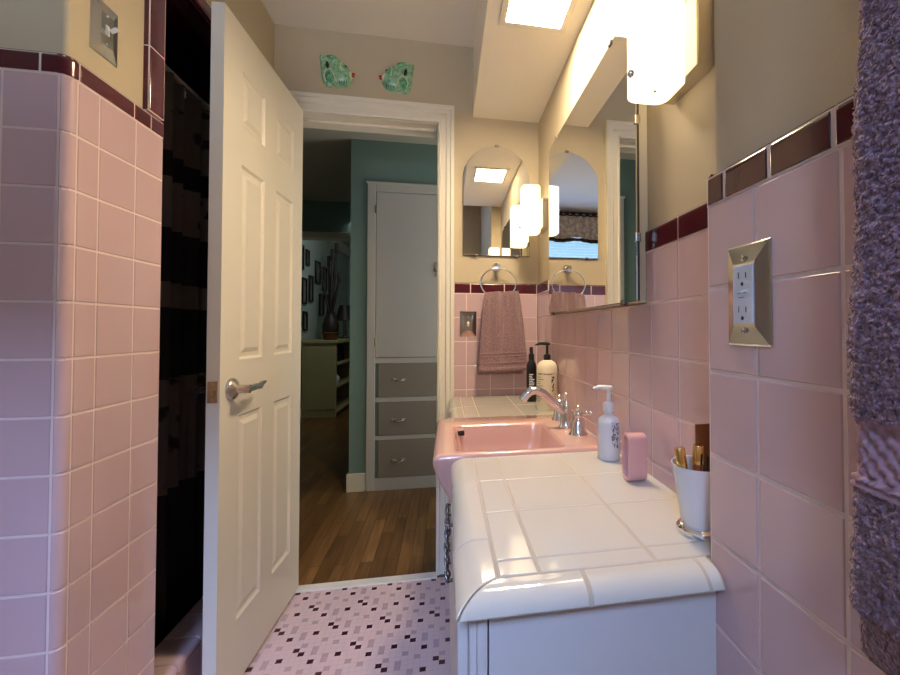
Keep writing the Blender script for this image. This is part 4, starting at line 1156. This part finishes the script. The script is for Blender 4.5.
# picture frames on the gallery wall
specs = [(5.02,1.95,.16,.30),(5.22,1.98,.15,.22),(5.42,1.96,.14,.26),(5.66,1.95,.16,.30),(5.90,1.98,.12,.20),(5.04,1.60,.20,.28),(5.30,1.55,.18,.34),(5.54,1.58,.16,.26),(5.78,1.55,.18,.32),(6.05,1.60,.16,.34),(5.06,1.24,.20,.26),(5.32,1.17,.20,.26),(5.58,1.22,.16,.24),(5.82,1.18,.16,.24),(6.35,1.85,.22,.30),(6.70,1.80,.2,.34),(6.55,1.42,.22,.30),(6.95,1.45,.2,.28),(5.1,.92,.18,.22)]
rowname = {0:'top row',1:'middle row',2:'lower row'}
fl_lab = ['first','second','third','fourth','fifth']
for k, (y, z, w, h) in enumerate(specs):
    w *= .98
    if k < 5: lab = 'dark framed picture, %s from the left in the top row of picture wall' % fl_lab[k]
    elif k < 10: lab = 'dark framed picture, %s from the left in the middle row of picture wall' % fl_lab[k-5]
    elif k < 14: lab = 'dark framed picture, %s from the left in the lower row of picture wall' % fl_lab[k-10]
    else: lab = ['dark framed picture high on wall behind the vase stalks','dark framed picture high on wall behind the lamp','dark framed picture at eye height behind the vase','dark framed picture at eye height above the lamp','dark framed picture hung lowest, just left of the bookcase'][k-14]
    t = thing('picture_frame', lab, 'picture', (-1.73, y, z), 'framed pictures on the gallery wall')
    bm = B(); b = .022
    for q in ((y-w/2,y-w/2+b,z-h/2,z+h/2),(y+w/2-b,y+w/2,z-h/2,z+h/2),(y-w/2+b,y+w/2-b,z-h/2,z-h/2+b),(y-w/2+b,y+w/2-b,z+h/2-b,z+h/2)): bx(bm, -1.7298, -1.706, q[0], q[1], q[2], q[3], .002)
    obj('frame', bm, 'black', t)
    bm = B(); bx(bm, -1.7298, -1.722, y-w/2+b*.9, y+w/2-b*.9, z-h/2+b*.9, z+h/2-b*.9); obj('picture', bm, 'photo', t)

# ================================================================== LIGHT
def area(name, loc, size, energy, col, target, sy=None):
    l = bpy.data.lights.new(name, 'AREA'); l.energy = energy; l.color = col; l.size = size
    if sy: l.shape = 'RECTANGLE'; l.size_y = sy
    o = bpy.data.objects.new(name, l); COL.objects.link(o); o.location = loc
    o.rotation_euler = (Vector(target)-Vector(loc)).to_track_quat('-Z', 'Y').to_euler()
    return o
area('window_daylight', ((WX0+WX1)/2-.1, -2.3, 3.5), 1.2, 430, (.36,.53,1.0), ((WX0+WX1)/2, .4, .6), .9)
area('ground_bounce_fill', ((WX0+WX1)/2, -3.0, .1), 2.4, 165, (.84,.92,1.0), ((WX0+WX1)/2, 1.0, 2.37), 1.6)  # added light outside, aimed up through the window to brighten the ceiling
area('hall_fill', (1.0, 2.60, 1.3), .7, 6.5, (1.0,.98,.93), (-1.5, 3.0, 1.7), 1.6)  # added light inside the hall, standing in for daylight from another room
area('far_room_fill', (-.8, 4.95, 2.3), .6, 3, (.95,.98,.95), (-1.5, 6.0, .8), .6)  # added dim fill inside the far room
w = bpy.data.worlds.new('World'); SC.world = w; w.use_nodes = True
bg = w.node_tree.nodes['Background']; bg.inputs['Color'].default_value = (.38,.70,1,1); bg.inputs['Strength'].default_value = .7

# ================================================================== CAMERA
f, pcx, pcy = 436.464, 527.7562, 320.2838
yaw, pitch, roll = .18488, .0204, -.0008
E_F = True
cam = bpy.data.cameras.new('camera'); co = bpy.data.objects.new('camera', cam); COL.objects.link(co)
fw = Vector((math.sin(yaw)*math.cos(pitch), math.cos(yaw)*math.cos(pitch), math.sin(pitch)))
r0 = Vector((math.cos(yaw), -math.sin(yaw), 0)); u0 = r0.cross(fw)
r2 = r0*math.cos(roll)+u0*math.sin(roll); u2 = -r0*math.sin(roll)+u0*math.cos(roll)
m4 = Matrix((r2, u2, -fw)).transposed().to_4x4(); m4.translation = Vector((0,0,H))
co.matrix_world = m4
cam.sensor_fit = 'HORIZONTAL'; cam.sensor_width = 36; cam.lens = f/900*36
cam.shift_x = (450-pcx)/900; cam.shift_y = (pcy-337.5)/900
cam.clip_start = .02; cam.clip_end = 60
SC.camera = co
SC.view_settings.view_transform = 'Standard'; SC.view_settings.look = 'None'
SC.view_settings.exposure = .78; SC.view_settings.gamma = 1; SC.view_settings.use_curve_mapping = False
SC.cycles.max_bounces = 10; SC.cycles.diffuse_bounces = 5; SC.cycles.glossy_bounces = 6
SC.cycles.sample_clamp_indirect = 4
